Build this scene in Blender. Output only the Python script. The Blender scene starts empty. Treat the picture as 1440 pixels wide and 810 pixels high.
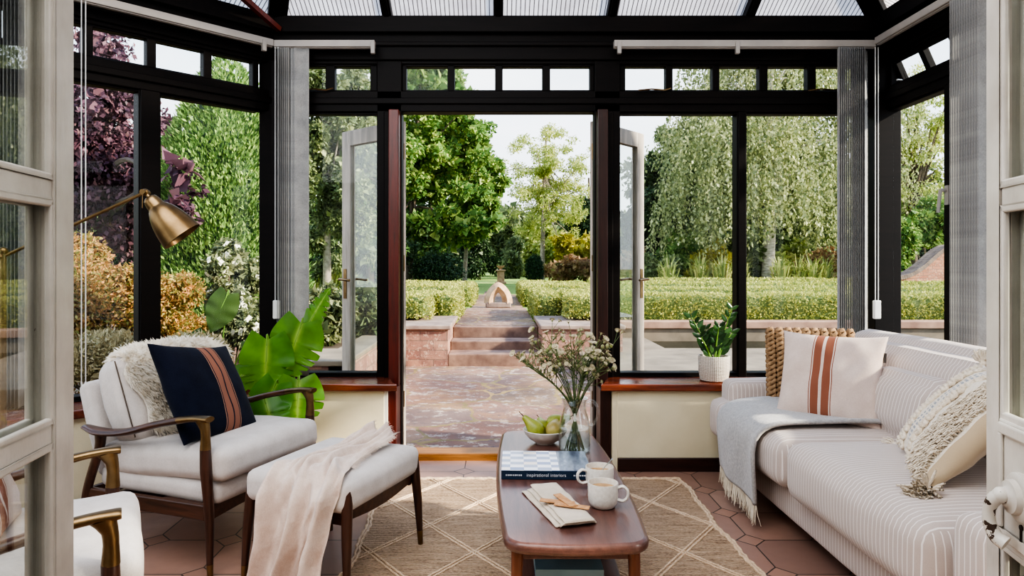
import bpy, bmesh, math, random
import numpy as np
from mathutils import Vector, Matrix, Euler

scene = bpy.context.scene
col = scene.collection
random.seed(7)
rng = np.random.default_rng(11)
PI = math.pi
V = Vector

def ident(p): return p

class MB:
    """collects geometry, links it as ONE mesh object"""
    def __init__(self):
        self.v = []; self.f = []
    def add(self, verts, faces, M=None):
        o = len(self.v)
        if M is not None:
            verts = [M @ V(p) for p in verts]
        self.v.extend([tuple(p) for p in verts])
        self.f.extend([tuple(i + o for i in f) for f in faces])
        return self
    def box(self, x0, x1, y0, y1, z0, z1, M=None):
        v = [(x0,y0,z0),(x1,y0,z0),(x1,y1,z0),(x0,y1,z0),(x0,y0,z1),(x1,y0,z1),(x1,y1,z1),(x0,y1,z1)]
        f = [(0,3,2,1),(4,5,6,7),(0,1,5,4),(1,2,6,5),(2,3,7,6),(3,0,4,7)]
        return self.add(v, f, M)
    def bar(self, a, b, w, h, up=(0,0,1)):
        """rectangular bar from a to b, w sideways, h along up"""
        a = V(a); b = V(b); d = (b-a).normalized(); u = V(up)
        s = d.cross(u)
        if s.length < 1e-5: s = d.cross(V((1,0,0)))
        s.normalize(); u = s.cross(d).normalized()
        vs = []
        for p in (a, b):
            for i, j in ((-1,-1),(1,-1),(1,1),(-1,1)):
                vs.append(p + s*(i*w/2) + u*(j*h/2))
        return self.add(vs, [(0,1,2,3),(7,6,5,4),(0,4,5,1),(1,5,6,2),(2,6,7,3),(3,7,4,0)])
    def tube(self, pts, rad, n=10, sx=1.0, sy=1.0, caps=True, up=(0,0,1)):
        """swept tube; rad is a number or a list; sx, sy squash the section (sx sideways, sy along up)"""
        pts = [V(p) for p in pts]
        m = len(pts)
        if not hasattr(rad, '__len__'): rad = [rad]*m
        if not hasattr(sx, '__len__'): sx = [sx]*m
        if not hasattr(sy, '__len__'): sy = [sy]*m
        vs = []; fs = []
        prev = None
        for i in range(m):
            if i == 0: d = pts[1]-pts[0]
            elif i == m-1: d = pts[-1]-pts[-2]
            else: d = pts[i+1]-pts[i-1]
            d.normalize()
            if prev is None:
                u = V(up)
                if abs(u.dot(d)) > .95: u = V((1,0,0)) if abs(d.x) < .9 else V((0,1,0))
            else: u = prev
            u = (u - d*u.dot(d)).normalized(); prev = u
            s = d.cross(u)
            for k in range(n):
                a = 2*PI*k/n
                vs.append(pts[i] + s*(math.cos(a)*rad[i]*sx[i]) + u*(math.sin(a)*rad[i]*sy[i]))
        for i in range(m-1):
            for k in range(n):
                k2 = (k+1) % n
                fs.append((i*n+k, i*n+k2, (i+1)*n+k2, (i+1)*n+k))
        if caps:
            fs.append(tuple(range(n-1, -1, -1))); fs.append(tuple((m-1)*n+k for k in range(n)))
        return self.add(vs, fs)
    def lathe(self, prof, n=24, M=None, cap0=True, cap1=True):
        """prof: list of (r, z)"""
        vs = []; fs = []
        m = len(prof)
        for r, z in prof:
            for k in range(n):
                a = 2*PI*k/n
                vs.append((r*math.cos(a), r*math.sin(a), z))
        for i in range(m-1):
            for k in range(n):
                k2 = (k+1) % n
                fs.append((i*n+k, i*n+k2, (i+1)*n+k2, (i+1)*n+k))
        if cap0: fs.append(tuple(range(n-1, -1, -1)))
        if cap1: fs.append(tuple((m-1)*n+k for k in range(n)))
        return self.add(vs, fs, M)
    def prism(self, poly, z0, z1, M=None):
        n = len(poly)
        vs = [(x,y,z0) for x,y in poly] + [(x,y,z1) for x,y in poly]
        fs = [tuple(range(n-1,-1,-1)), tuple(range(n, 2*n))]
        for i in range(n):
            j = (i+1) % n
            fs.append((i, j, n+j, n+i))
        return self.add(vs, fs, M)
    def grid(self, fn, nu, nv, wrapu=False):
        vs = []; fs = []
        for j in range(nv+1):
            for i in range(nu if wrapu else nu+1):
                vs.append(fn(i/nu, j/nv))
        w = nu if wrapu else nu+1
        for j in range(nv):
            for i in range(nu):
                i2 = (i+1) % w if wrapu else i+1
                fs.append((j*w+i, j*w+i2, (j+1)*w+i2, (j+1)*w+i))
        return self.add(vs, fs)
    def blob(self, c, r, n=10, M=None, jit=0.0):
        """squashed ball"""
        if not hasattr(r, '__len__'): r = (r, r, r)
        vs = []; fs = []
        nz = max(4, n//2)
        for j in range(nz+1):
            t = PI*j/nz
            for k in range(n):
                a = 2*PI*k/n; q = 1 + (random.uniform(-jit, jit) if jit else 0)
                vs.append((c[0]+r[0]*q*math.sin(t)*math.cos(a), c[1]+r[1]*q*math.sin(t)*math.sin(a), c[2]-r[2]*q*math.cos(t)))
        for j in range(nz):
            for k in range(n):
                k2 = (k+1) % n
                fs.append((j*n+k, j*n+k2, (j+1)*n+k2, (j+1)*n+k))
        return self.add(vs, fs, M)
    def build(self, name, m, parent=None, smooth=True, bevel=0, seg=2, sub=0, angle=40, solid=0):
        me = bpy.data.meshes.new(name)
        me.from_pydata(self.v, [], self.f)
        bm = bmesh.new(); bm.from_mesh(me)
        bmesh.ops.remove_doubles(bm, verts=bm.verts, dist=1e-6)
        bmesh.ops.recalc_face_normals(bm, faces=bm.faces)
        bm.to_mesh(me); bm.free()
        return link(name, me, m, parent, smooth, bevel, seg, sub, angle, solid)

def link(name, me, m, parent=None, smooth=True, bevel=0, seg=2, sub=0, angle=40, solid=0):
    me.materials.append(m)
    if smooth:
        me.polygons.foreach_set('use_smooth', [True]*len(me.polygons))
        if angle < 180: me.set_sharp_from_angle(angle=math.radians(angle))
    o = bpy.data.objects.new(name, me)
    col.objects.link(o)
    if parent is not None: o.parent = parent
    if solid:
        md = o.modifiers.new('thick', 'SOLIDIFY'); md.thickness = solid; md.offset = 0
    if bevel:
        md = o.modifiers.new('edge', 'BEVEL'); md.width = bevel; md.segments = seg; md.limit_method = 'ANGLE'; md.angle_limit = math.radians(35)
        md.harden_normals = False
    if sub:
        md = o.modifiers.new('sub', 'SUBSURF'); md.levels = sub; md.render_levels = sub
    return o

def tag(o, label, cat, group=None, kind=None):
    if label: o['label'] = label
    if cat: o['category'] = cat
    if group: o['group'] = group
    if kind: o['kind'] = kind
    return o

def empty(name, loc=(0,0,0), rz=0):
    o = bpy.data.objects.new(name, None); col.objects.link(o)
    o.location = loc; o.rotation_euler = (0,0,rz); o.empty_display_size = .1
    return o

def thing(name, label, cat, loc=(0,0,0), rz=0, group=None):
    return tag(empty(name, loc, rz), label, cat, group)

def struct(o, label=None):
    o['kind'] = 'structure'
    if label: o['label'] = label
    return o

def copy_tree(o, parent=None):
    c = o.copy(); col.objects.link(c)
    c.parent = parent
    for ch in list(o.children): copy_tree(ch, c)
    return c

def frame_mat(o, xa, ya, za=None):
    """matrix with origin o and given local axes"""
    xa = V(xa).normalized(); ya = V(ya).normalized()
    za = V(za).normalized() if za is not None else xa.cross(ya).normalized()
    m = Matrix((xa, ya, za)).transposed().to_4x4(); m.translation = V(o)
    return m

def sm(pts, n=8):
    """Catmull-Rom through points"""
    pts = [V(p) for p in pts]
    P = [pts[0]*2-pts[1]] + pts + [pts[-1]*2-pts[-2]]
    out = []
    for i in range(1, len(P)-2):
        for k in range(n):
            t = k/n
            p0,p1,p2,p3 = P[i-1],P[i],P[i+1],P[i+2]
            out.append(.5*((2*p1)+(p2-p0)*t+(2*p0-5*p1+4*p2-p3)*t*t+(3*p1-p0-3*p2+p3)*t**3))
    out.append(pts[-1])
    return out

def lerp_list(vals, n):
    xs = np.linspace(0, len(vals)-1, n)
    return list(np.interp(xs, range(len(vals)), vals))

# smooth pseudo noise used for cloth wrinkles
_ph = rng.uniform(0, 6.28, (8, 3)); _fr = rng.uniform(.6, 1.6, (8, 3))*rng.choice([-1, 1], (8, 3))
def wob(x, y, z=0, f=1.0):
    s = 0
    for k in range(8):
        s += math.sin((x*_fr[k][0]+y*_fr[k][1]+z*_fr[k][2])*f + _ph[k][0])
    return s/8

# ---------------------------------------------------------------- materials
class NT:
    def __init__(self, name):
        self.m = bpy.data.materials.new(name); self.m.use_nodes = True
        self.t = self.m.node_tree; self.t.nodes.clear()
        self.out = self.n('ShaderNodeOutputMaterial')
    def n(self, typ, **kw):
        nd = self.t.nodes.new(typ)
        for k, v in kw.items():
            if hasattr(nd, k): setattr(nd, k, v)
        return nd
    def l(self, a, b):
        self.t.links.new(a, b)
    def val(self, sock, v):
        if hasattr(v, 'is_output') or isinstance(v, bpy.types.NodeSocket): self.l(v, sock)
        else: sock.default_value = v
    def math(self, op, a, b=0.0, c=None, clamp=False):
        nd = self.n('ShaderNodeMath', operation=op, use_clamp=clamp)
        self.val(nd.inputs[0], a); self.val(nd.inputs[1], b)
        if c is not None: self.val(nd.inputs[2], c)
        return nd.outputs[0]
    def coord(self, which='Object'):
        return self.n('ShaderNodeTexCoord').outputs[which]
    def sep(self, v):
        nd = self.n('ShaderNodeSeparateXYZ'); self.l(v, nd.inputs[0]); return nd.outputs
    def mapping(self, v, scale=(1,1,1), rot=(0,0,0), loc=(0,0,0)):
        nd = self.n('ShaderNodeMapping'); self.l(v, nd.inputs[0])
        nd.inputs['Scale'].default_value = scale; nd.inputs['Rotation'].default_value = rot; nd.inputs['Location'].default_value = loc
        return nd.outputs[0]
    def noise(self, v, scale, detail=4, rough=.55, dist=0):
        nd = self.n('ShaderNodeTexNoise'); self.l(v, nd.inputs['Vector'])
        nd.inputs['Scale'].default_value = scale; nd.inputs['Detail'].default_value = detail
        nd.inputs['Roughness'].default_value = rough; nd.inputs['Distortion'].default_value = dist
        return nd.outputs[0]
    def ramp(self, f, stops):
        nd = self.n('ShaderNodeValToRGB'); self.l(f, nd.inputs[0])
        e = nd.color_ramp.elements
        while len(e) < len(stops): e.new(.5)
        for k, (p, c) in enumerate(stops):
            e[k].position = p; e[k].color = (*c[:3], 1)
        return nd.outputs[0]
    def mix(self, f, a, b, blend='MIX'):
        nd = self.n('ShaderNodeMix', data_type='RGBA', blend_type=blend)
        self.val(nd.inputs[0], f)
        for s, v in ((nd.inputs[6], a), (nd.inputs[7], b)):
            if isinstance(v, (tuple, list)): s.default_value = (*v[:3], 1)
            else: self.l(v, s)
        return nd.outputs[2]
    def bump(self, h, strength=.3, dist=.01, normal=None):
        nd = self.n('ShaderNodeBump'); self.l(h, nd.inputs['Height'])
        nd.inputs['Strength'].default_value = strength; nd.inputs['Distance'].default_value = dist
        if normal is not None: self.l(normal, nd.inputs['Normal'])
        return nd.outputs[0]
    def bsdf(self, color, rough=.5, metal=0, normal=None, **kw):
        nd = self.n('ShaderNodeBsdfPrincipled')
        s = nd.inputs
        if isinstance(color, (tuple, list)): s['Base Color'].default_value = (*color[:3], 1)
        else: self.l(color, s['Base Color'])
        self.val(s['Roughness'], rough); s['Metallic'].default_value = metal
        if normal is not None: self.l(normal, s['Normal'])
        for k, v in kw.items(): self.val(s[k], v)
        return nd.outputs[0]
    def done(self, sh):
        self.l(sh, self.out.inputs['Surface']); return self.m

def C(r, g, b):
    """sRGB 0-255 to linear"""
    f = lambda c: ((c/255+.055)/1.055)**2.4 if c > 10 else c/255/12.92
    return (f(r), f(g), f(b))

def dim(c, k): return tuple(x*k for x in c)

def simple(name, c1, c2=None, scale=8, rough=.5, metal=0, bump=0, bscale=80, stretch=(1,1,1), detail=5, bdist=.004, **kw):
    t = NT(name); co = t.mapping(t.coord(), stretch)
    c2 = c2 or dim(c1, .8)
    colr = t.ramp(t.noise(co, scale, detail), [(.3, c2), (.7, c1)])
    nm = t.bump(t.noise(co, bscale, 4), bump, bdist) if bump else None
    return t.done(t.bsdf(colr, rough, metal, nm, **kw))

def fabric(name, c1, c2=None, weave=900, bump=.25, wr=.0, **kw):
    t = NT(name); co = t.coord()
    c2 = c2 or dim(c1, .86)
    x, y, z = t.sep(co)
    n1 = t.noise(co, 14, 5); n2 = t.noise(t.mapping(co, (1, 6, 1)), weave/6, 2); n3 = t.noise(t.mapping(co, (6, 1, 1)), weave/6, 2)
    w = t.math('ADD', t.math('MULTIPLY', n2, .5), t.math('MULTIPLY', n3, .5))
    f = t.math('ADD', t.math('MULTIPLY', n1, .5), t.math('MULTIPLY', w, .5))
    colr = t.ramp(f, [(.36, c2), (.62, c1)])
    nm = t.bump(w, bump, .0015)
    if wr: nm = t.bump(t.noise(co, 9, 3), wr, .02, nm)
    return t.done(t.bsdf(colr, .9, 0, nm, **{'Sheen Weight': .25, 'Sheen Roughness': .5, 'Specular IOR Level': .2, **kw}))

def wood(name, c1, c2, axis='X', rough=.35, scale=6, coat=0.0, **kw):
    t = NT(name); co = t.coord()
    st = {'X': (.08, 1, 1), 'Y': (1, .08, 1), 'Z': (1, 1, .08)}[axis]
    m = t.mapping(co, st)
    g = t.noise(m, scale*8, 6, .6, .4); fine = t.noise(m, scale*60, 3)
    f = t.math('ADD', t.math('MULTIPLY', g, .75), t.math('MULTIPLY', fine, .25))
    colr = t.ramp(f, [(.32, c2), (.66, c1)])
    return t.done(t.bsdf(colr, rough, 0, t.bump(fine, .12, .002), **{'Coat Weight': coat, 'Coat Roughness': .2, **kw}))

def leafmat(name, cols, trans=.35, rough=.55, scale=1.2, spec=.3):
    """cols: dark, mid, bright; varied per leaf and over the crown"""
    t = NT(name); co = t.coord()
    geo = t.n('ShaderNodeNewGeometry')
    r = geo.outputs['Random Per Island']
    f = t.math('ADD', t.math('MULTIPLY', r, .6), t.math('MULTIPLY', t.noise(co, scale, 3), .55))
    k = len(cols)
    colr = t.ramp(f, [(.12+.78*i/(k-1), c) for i, c in enumerate(cols)])
    d = t.bsdf(colr, rough, 0, None, **{'Specular IOR Level': spec})
    tr = t.n('ShaderNodeBsdfTranslucent')
    t.l(t.mix(.15, colr, C(196, 206, 130), 'MIX') if trans > .2 else colr, tr.inputs[0])
    mx = t.n('ShaderNodeMixShader'); mx.inputs[0].default_value = trans
    t.l(d, mx.inputs[1]); t.l(tr.outputs[0], mx.inputs[2])
    return t.done(mx.outputs[0])

def thin_glass(name, tint=(1,1,1), refl=1.0, ior=1.5, haze=0.0, hazecol=(.8,.85,.85)):
    """flat window pane: lets light straight through, mirrors by the Fresnel law"""
    t = NT(name)
    lw = t.n('ShaderNodeLayerWeight'); lw.inputs[0].default_value = .5
    sch = t.math('ADD', .07, t.math('MULTIPLY', .93, t.math('POWER', lw.outputs['Facing'], 5.0)))
    tr = t.n('ShaderNodeBsdfTransparent'); tr.inputs[0].default_value = (*tint, 1)
    gl = t.n('ShaderNodeBsdfGlossy'); gl.inputs['Roughness'].default_value = .0
    mx = t.n('ShaderNodeMixShader')
    t.l(t.math('MULTIPLY', sch, refl, clamp=True), mx.inputs[0]); t.l(tr.outputs[0], mx.inputs[1]); t.l(gl.outputs[0], mx.inputs[2])
    sh = mx.outputs[0]
    if haze:
        co = t.coord(); df = t.n('ShaderNodeBsdfTranslucent'); df.inputs[0].default_value = (*hazecol, 1)
        m2 = t.n('ShaderNodeMixShader')
        t.l(t.math('MULTIPLY', t.ramp(t.noise(t.mapping(co, (1,1,.4)), 2.5, 4), [(.45, (0,0,0)), (.8, (1,1,1))]), haze), m2.inputs[0])
        t.l(sh, m2.inputs[1]); t.l(df.outputs[0], m2.inputs[2]); sh = m2.outputs[0]
    return t.done(sh)

MT = {}
MT['frame'] = wood('stained_frame_wood', C(19,13,12), C(9,7,7), 'X', .5, **{'Specular IOR Level': .15})
MT['frame_red'] = wood('reddish_frame_wood', C(104,34,24), C(58,22,16), 'Z', .36)
MT['sill'] = wood('varnished_sill_wood', C(128,62,38), C(72,30,20), 'X', .26, coat=.4)
MT['threshold'] = wood('oak_threshold', C(176,122,62), C(120,76,36), 'X', .5)
MT['skirting'] = wood('dark_skirting', C(62,34,28), C(36,18,15), 'X', .4)
MT['plaster'] = simple('cream_plaster', C(226,218,190), C(212,202,172), 3, .85, bump=.15, bscale=40)
MT['plaster_white'] = simple('white_plaster', C(232,230,220), C(220,216,204), 3, .85, bump=.1, bscale=40)
MT['weathered'] = simple('weathered_grey_wood', C(206,194,182), C(150,140,130), 6, .7, bump=.3, bscale=60, stretch=(4,4,.4))
MT['glass'] = thin_glass('window_glass', (.98,.99,.985), .13, 1.45)
MT['glass_hazy'] = thin_glass('hazy_window_glass', (.95,.98,.97), 1.2, 1.45, .10, (.75,.85,.85))
MT['door_glass'] = thin_glass('door_glass', (.93,.95,.94), 1.5, 1.5)
MT['white_metal'] = simple('white_powder_coat', C(166,160,154), C(148,143,138), 4, .45)
MT['blind'] = fabric('grey_blind_fabric', C(158,158,156), C(126,126,126), 700, .35)
MT['chain'] = simple('white_plastic', C(230,230,228), None, 4, .35)
MT['brass'] = simple('aged_brass', C(146,122,88), C(100,78,52), 10, .34, 1.0, bump=.05, bscale=150)
MT['walnut'] = wood('walnut', C(86,52,36), C(44,25,18), 'X', .35, coat=.2)
MT['walnut_z'] = wood('walnut_upright', C(82,48,34), C(42,24,18), 'Z', .35, coat=.2)
MT['chair_fabric'] = fabric('pale_linen', C(210,203,198), C(190,182,176), 900, .3, .12)
MT['iron'] = simple('aged_iron', C(70,62,56), C(40,34,30), 20, .5, .7, bump=.1)
MT['steel'] = simple('brushed_steel', C(190,190,186), None, 30, .3, 1.0)
SKY, SUN, FILL1, FILL2, EXPO = 2.2, 9.0, 12, 85, 0.20
# ================================================================ ROOM SHELL
def terracotta():
    t = NT('terracotta_octagon_tiles')
    x, y, z = t.sep(t.coord())
    P = .322
    def cell(v, off):                     # centred cell coordinate in [-.5,.5] and cell index
        s = t.math('DIVIDE', t.math('SUBTRACT', v, off), P)
        i = t.math('FLOOR', s)
        return t.math('SUBTRACT', t.math('SUBTRACT', s, i), .5), i, s
    u, iu, su = cell(x, 1.095); w, iw, sw = cell(y, 3.248)
    au = t.math('ABSOLUTE', u); aw = t.math('ABSOLUTE', w)
    diag = t.math('SUBTRACT', 1.0-.19, t.math('ADD', au, aw))        # >0 inside the octagon
    edge = t.math('MINIMUM', t.math('SUBTRACT', .5, au), t.math('SUBTRACT', .5, aw))
    isdot = t.math('LESS_THAN', diag, 0.0)
    dd = t.math('ABSOLUTE', t.math('MULTIPLY', diag, .707))
    e_oct = t.math('MINIMUM', edge, dd)
    e = t.math('ADD', t.math('MULTIPLY', isdot, dd), t.math('MULTIPLY', t.math('SUBTRACT', 1.0, isdot), e_oct))
    grout = t.math('LESS_THAN', e, .0095)
    # one random number for every tile, dots counted by the corner they sit on
    cu = t.math('ADD', iu, t.math('MULTIPLY', isdot, t.math('ADD', 37.5, t.math('GREATER_THAN', u, 0))))
    cw = t.math('ADD', iw, t.math('MULTIPLY', isdot, t.math('ADD', 91.5, t.math('GREATER_THAN', w, 0))))
    cb = t.n('ShaderNodeCombineXYZ'); t.l(cu, cb.inputs[0]); t.l(cw, cb.inputs[1])
    wn = t.n('ShaderNodeTexWhiteNoise', noise_dimensions='2D'); t.l(cb.outputs[0], wn.inputs['Vector'])
    tone = t.ramp(wn.outputs[0], [(0, C(146,112,98)), (.45, C(166,128,111)), (.75, C(178,138,119)), (1, C(190,158,140))])
    stain = t.noise(t.coord(), 7, 6, .6)
    colr = t.mix(t.math('MULTIPLY', stain, .75), tone, C(134,110,100))
    colr = t.mix(isdot, colr, t.mix(.35, colr, C(176,134,112)))
    colr = t.mix(grout, colr, C(70,60,54))
    h = t.math('ADD', t.math('MULTIPLY', t.math('SUBTRACT', 1.0, grout), 1.0), t.math('MULTIPLY', stain, .4))
    rough = t.math('ADD', .34, t.math('MULTIPLY', stain, .25))
    return t.done(t.bsdf(colr, rough, 0, t.bump(h, .35, .004), **{'Specular IOR Level': .5}))
MT['tiles'] = terracotta()

o = MB().box(-2.95, 2.5, -2.7, 4.12, -.06, 0).build('floor', MT['tiles'], smooth=False); struct(o, 'terracotta floor of large octagonal tiles with small square insets')

S2 = math.sqrt(.5)
M_back = Matrix.Translation((0, 4.12, 0))
FAC_L = 1.3*math.sqrt(2)
M_fac = frame_mat((-2.666, 2.82, 0), (S2, S2, 0), (-S2, S2, 0), (0,0,1))
M_right = frame_mat((2.33, 4.12, 0), (0,-1,0), (1,0,0), (0,0,1))
M_lw = frame_mat((-2.666, .3, 0), (0,1,0), (-1,0,0), (0,0,1))

# dwarf walls below the glazing
def dwarf(name, M, x0, x1, y0, m='plaster', ztop=.466):
    return struct(MB().box(x0, x1, y0, .05, 0, ztop, M).build(name, MT[m], bevel=.004))
w = MB().box(-1.62, -.655, -.22, .05, 0, .466, M_back).box(.69, 2.2, -.22, .05, 0, .466, M_back)
dw1 = MB().box(-1.50, -.655, -.22, .05, 0, .466, M_back).build('wall_back', MT['plaster'], bevel=.004); struct(dw1, 'cream dwarf wall left of the garden doors')
dw2 = MB().box(.69, 2.3, -.22, .05, 0, .466, M_back).build('wall_back_2', MT['plaster'], bevel=.004); struct(dw2, 'cream dwarf wall right of the garden doors')
struct(MB().box(-.5, FAC_L+.02, -.2, .05, 0, .466, M_fac).build('wall_left', MT['plaster'], bevel=.004), 'cream dwarf wall under the angled left window')
struct(MB().box(0, 3.82, -.17, .05, 0, .466, M_right).build('wall_right', MT['plaster'], bevel=.004), 'cream dwarf wall under the right window')
struct(MB().box(0, 2.6, -.17, .05, 0, .466, M_lw).build('wall_left_2', MT['plaster'], bevel=.004))
# white plaster ends of the dwarf walls
struct(MB().box(-.657,-.638,3.905,4.02,0,.466).build('wall_back_end', MT['plaster_white'], smooth=False)); struct(MB().box(.662,.692,3.905,4.02,0,.466).build('wall_back_end_2', MT['plaster'], smooth=False))
# skirting
struct(MB().box(.69, 2.15, -.238, -.22, 0, .078, M_back).build('baseboard_back', MT['skirting'], bevel=.004), 'dark wooden skirting board')
struct(MB().box(-1.36, -.655, -.238, -.22, 0, .078, M_back).build('baseboard_back_2', MT['skirting'], bevel=.004))
struct(MB().box(.0, FAC_L-.1, -.218, -.2, 0, .078, M_fac).build('baseboard_left', MT['skirting'], bevel=.004))
# house wall behind the camera side with the opening for the inner doors, and the room beyond it
hw = MB().box(-2.95, -.66, .18, .30, 0, 4.6).box(.72, 2.5, .18, .30, 0, 4.6).box(-.66, .72, .18, .30, 2.2, 4.6)
struct(hw.build('wall_front', MT['plaster_white'], smooth=False))
br = MB().box(-2.95, -2.85, -2.7, .18, 0, 2.6).box(2.4, 2.5, -2.7, .18, 0, 2.6).box(-2.95, 2.5, -2.8, -2.7, 0, 2.6).box(-2.95, 2.5, -2.8, .18, 2.6, 2.7)
struct(br.build('wall_inner_room', MT['plaster_white'], smooth=False))

# ---- timber frame
nt = [0]
def trim(mb, m='frame', label=None, bevel=.005):
    nt[0] += 1
    return struct(mb.build('trim_%d' % nt[0], MT[m], smooth=False, bevel=bevel), label)
ZS, ZT0, ZT1, ZH, ZE = .50, 2.122, 2.25, 2.414, 2.69
def head(M, x0, x1, ext=0):
    mb = MB().box(x0, x1, -.02, .10, ZH+.02, ZE, M).box(x0, x1, -.06, .10, ZE-.10, ZE, M).box(x0, x1, -.04, .0, ZH+.10, ZH+.125, M).box(x0, x1, .0, .08, ZH, ZH+.03, M)
    trim(mb, 'frame', 'dark timber head beam under the roof')
    mb = MB().box(x0, x1, -.005, .09, ZT0, ZT1, M).box(x0, x1, -.02, .0, ZT0+.045, ZT1-.045, M)
    trim(mb, 'frame', 'dark timber transom beam')
head(M_back, -1.40, 2.36); head(M_fac, 0, FAC_L+.02); head(M_right, 0, 3.82); head(M_lw, 0, 2.52)
# corner posts and door posts
MT['frame_shaded'] = wood('shaded_frame_wood', C(58,26,20), C(30,16,13), 'Z', .38)  # darker copy of the lining wood, missing sun put into its colour
trim(MB().prism([(-1.37,4.09),(-1.30,4.09),(-1.30,4.20),(-1.42,4.20),(-1.45,4.10)], 0, ZH+.02), 'frame', 'dark corner post of the left bay')
trim(MB().box(2.26, 2.42, 4.05, 4.21, 0, ZH+.02), 'frame', 'dark corner post at the right')
for s in (-1, 1):
    xa = -.737 if s < 0 else .590; xb = -.5855 if s < 0 else .746
    mb = MB().box(xa, xb, 4.115, 4.21, 0, ZH+.02)
    mb.box(xa+.045, xb-.045, 4.098, 4.12, .5, ZT0)
    trim(mb, 'frame', 'dark timber door post ' + ('left' if s < 0 else 'right') + ' of the garden doors')
    mb = MB()
    if s < 0: mb.box(-.640, -.592, 3.93, 4.12, 0, .466).box(-.655, -.5925, 4.04, 4.12, .466, ZT0)
    else: mb.box(.597, .660, 3.93, 4.12, 0, .466).box(.5975, .66, 4.04, 4.12, .466, ZT0)
    trim(mb, 'frame_red' if s < 0 else 'frame_shaded', 'red-brown lining of the door post ' + ('left' if s < 0 else 'right') + ' of the garden doors')
trim(MB().box(-2.72, -2.62, 2.74, 2.86, 0, ZH+.02), 'frame')
# window sills inside
trim(MB().prism([(-1.485,3.862),(-.575,3.862),(-.61,3.93),(-.655,4.12),(-1.38,4.12)], .466, .507), 'sill', 'varnished wooden window sill left of the garden doors', .006)
trim(MB().prism([(.588,3.862),(2.2,3.862),(2.33,4.12),(.66,4.12),(.62,3.93)], .466, .507), 'sill', 'varnished wooden window sill right of the garden doors', .006)
trim(MB().box(-.4, FAC_L-.10, -.235, 0, .466, .507, M_fac), 'sill', 'varnished wooden sill of the angled left window', .006)
trim(MB().box(.25, 3.8, -.19, 0, .466, .507, M_right), 'sill', None, .006)
trim(MB().box(-.592, .597, 4.10, 4.24, -.06, .045), 'threshold', 'ochre wooden threshold of the garden doors', .006)

nw = [0]
def window(M, x0, x1, muls, toplights, z0=ZS, label=None, m='frame', glass='glass', sides=True, low=True, hole=None):
    """one glazed bay from x0 to x1: mullion spans, top light panes [(a,b)], local to the wall"""
    nw[0] += 1
    root = struct(empty('window_%d' % nw[0]), label)
    root.matrix_world = M
    fr = MB()
    if low:
        fr.box(x0, x1, .0, .085, z0-.003, z0+.032).box(x0, x1, -.012, .0, z0-.003, z0+.014)
        fr.box(x0, x1, .01, .075, ZT0-.012, ZT0)
        for a, b in muls:
            fr.box(a, b, -.002, .085, z0, ZT0)
            fr.box(a+.006, b-.006, -.014, 0, z0, ZT0)
        edges = [x0] + [q for ab in muls for q in ab] + [x1]
        for k in range(0, len(edges), 2):
            pn = MB().box(edges[k], edges[k+1], .040, .044, z0+.02, ZT0).build('pane', MT[glass], root, smooth=False)
    # top lights: a sash with bars
    if toplights:
        a0 = x0; b0 = x1
        cuts = [a0] + [q for ab in toplights for q in ab] + [b0]
        for k in range(0, len(cuts), 2):
            if hole and cuts[k] < hole[1] and cuts[k+1] > hole[0]:
                fr.box(cuts[k], hole[0], .012, .07, ZT1, ZH).box(hole[1], cuts[k+1], .012, .07, ZT1, ZH)
            elif cuts[k+1] - cuts[k] > .002: fr.box(cuts[k], cuts[k+1], .012, .07, ZT1, ZH)
        fr.box(a0, b0, .012, .07, ZT1-.004, ZT1+.010).box(a0, b0, .012, .07, ZH-.012, ZH+.004)
        for a, b in toplights:
            MB().box(a, b, .038, .042, ZT1, ZH).build('top_pane', MT[glass], root, smooth=False)
    fr.build('frame', MT[m], root, smooth=False, bevel=.004)
    return root
L = FAC_L
facs = lambda ws: [(L-b, L-a) for a, b in ws][::-1]
window(M_fac, 0.02, L-.09, facs([(.65,.762),(1.32,1.43)]), facs([(.127,.370),(.416,.669),(.716,.971),(1.018,1.27),(1.33,1.58)]), label='angled left window looking out on the copper beech and the conifer')
window(M_back, -1.30, -.737, [], [(-1.27,-1.054),(-.9975,-.7806)], label='tall window left of the garden doors')
window(M_back, -.5855, .590, [], [(-.5595,-.308),(-.2646,-.0173),(.0304,.2732),(.321,.5638)], label='top lights above the garden doors', low=False)
window(M_back, .746, 2.27, [(1.457,1.518)], [(.7806,1.028),(1.071,1.314),(1.357,1.600),(1.652,1.895),(1.947,2.19)], label='wide window right of the garden doors', glass='glass')
rw = window(M_right, .07, 3.8, [(.605,.70),(.98,1.07),(1.7,1.79),(2.6,2.69)], [(.66,.84),(.89,1.10),(1.16,1.4),(1.45,1.7),(1.75,2.0),(2.05,2.3),(2.4,2.7),(2.8,3.1),(3.2,3.6)], label='right hand window above the sofa', hole=(.10,.615))
window(M_lw, .02, 2.45, [(.75,.84),(1.6,1.69)], [(.1,.4),(.45,.75),(.85,1.15),(1.2,1.5),(1.7,2.0),(2.05,2.4)])
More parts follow.
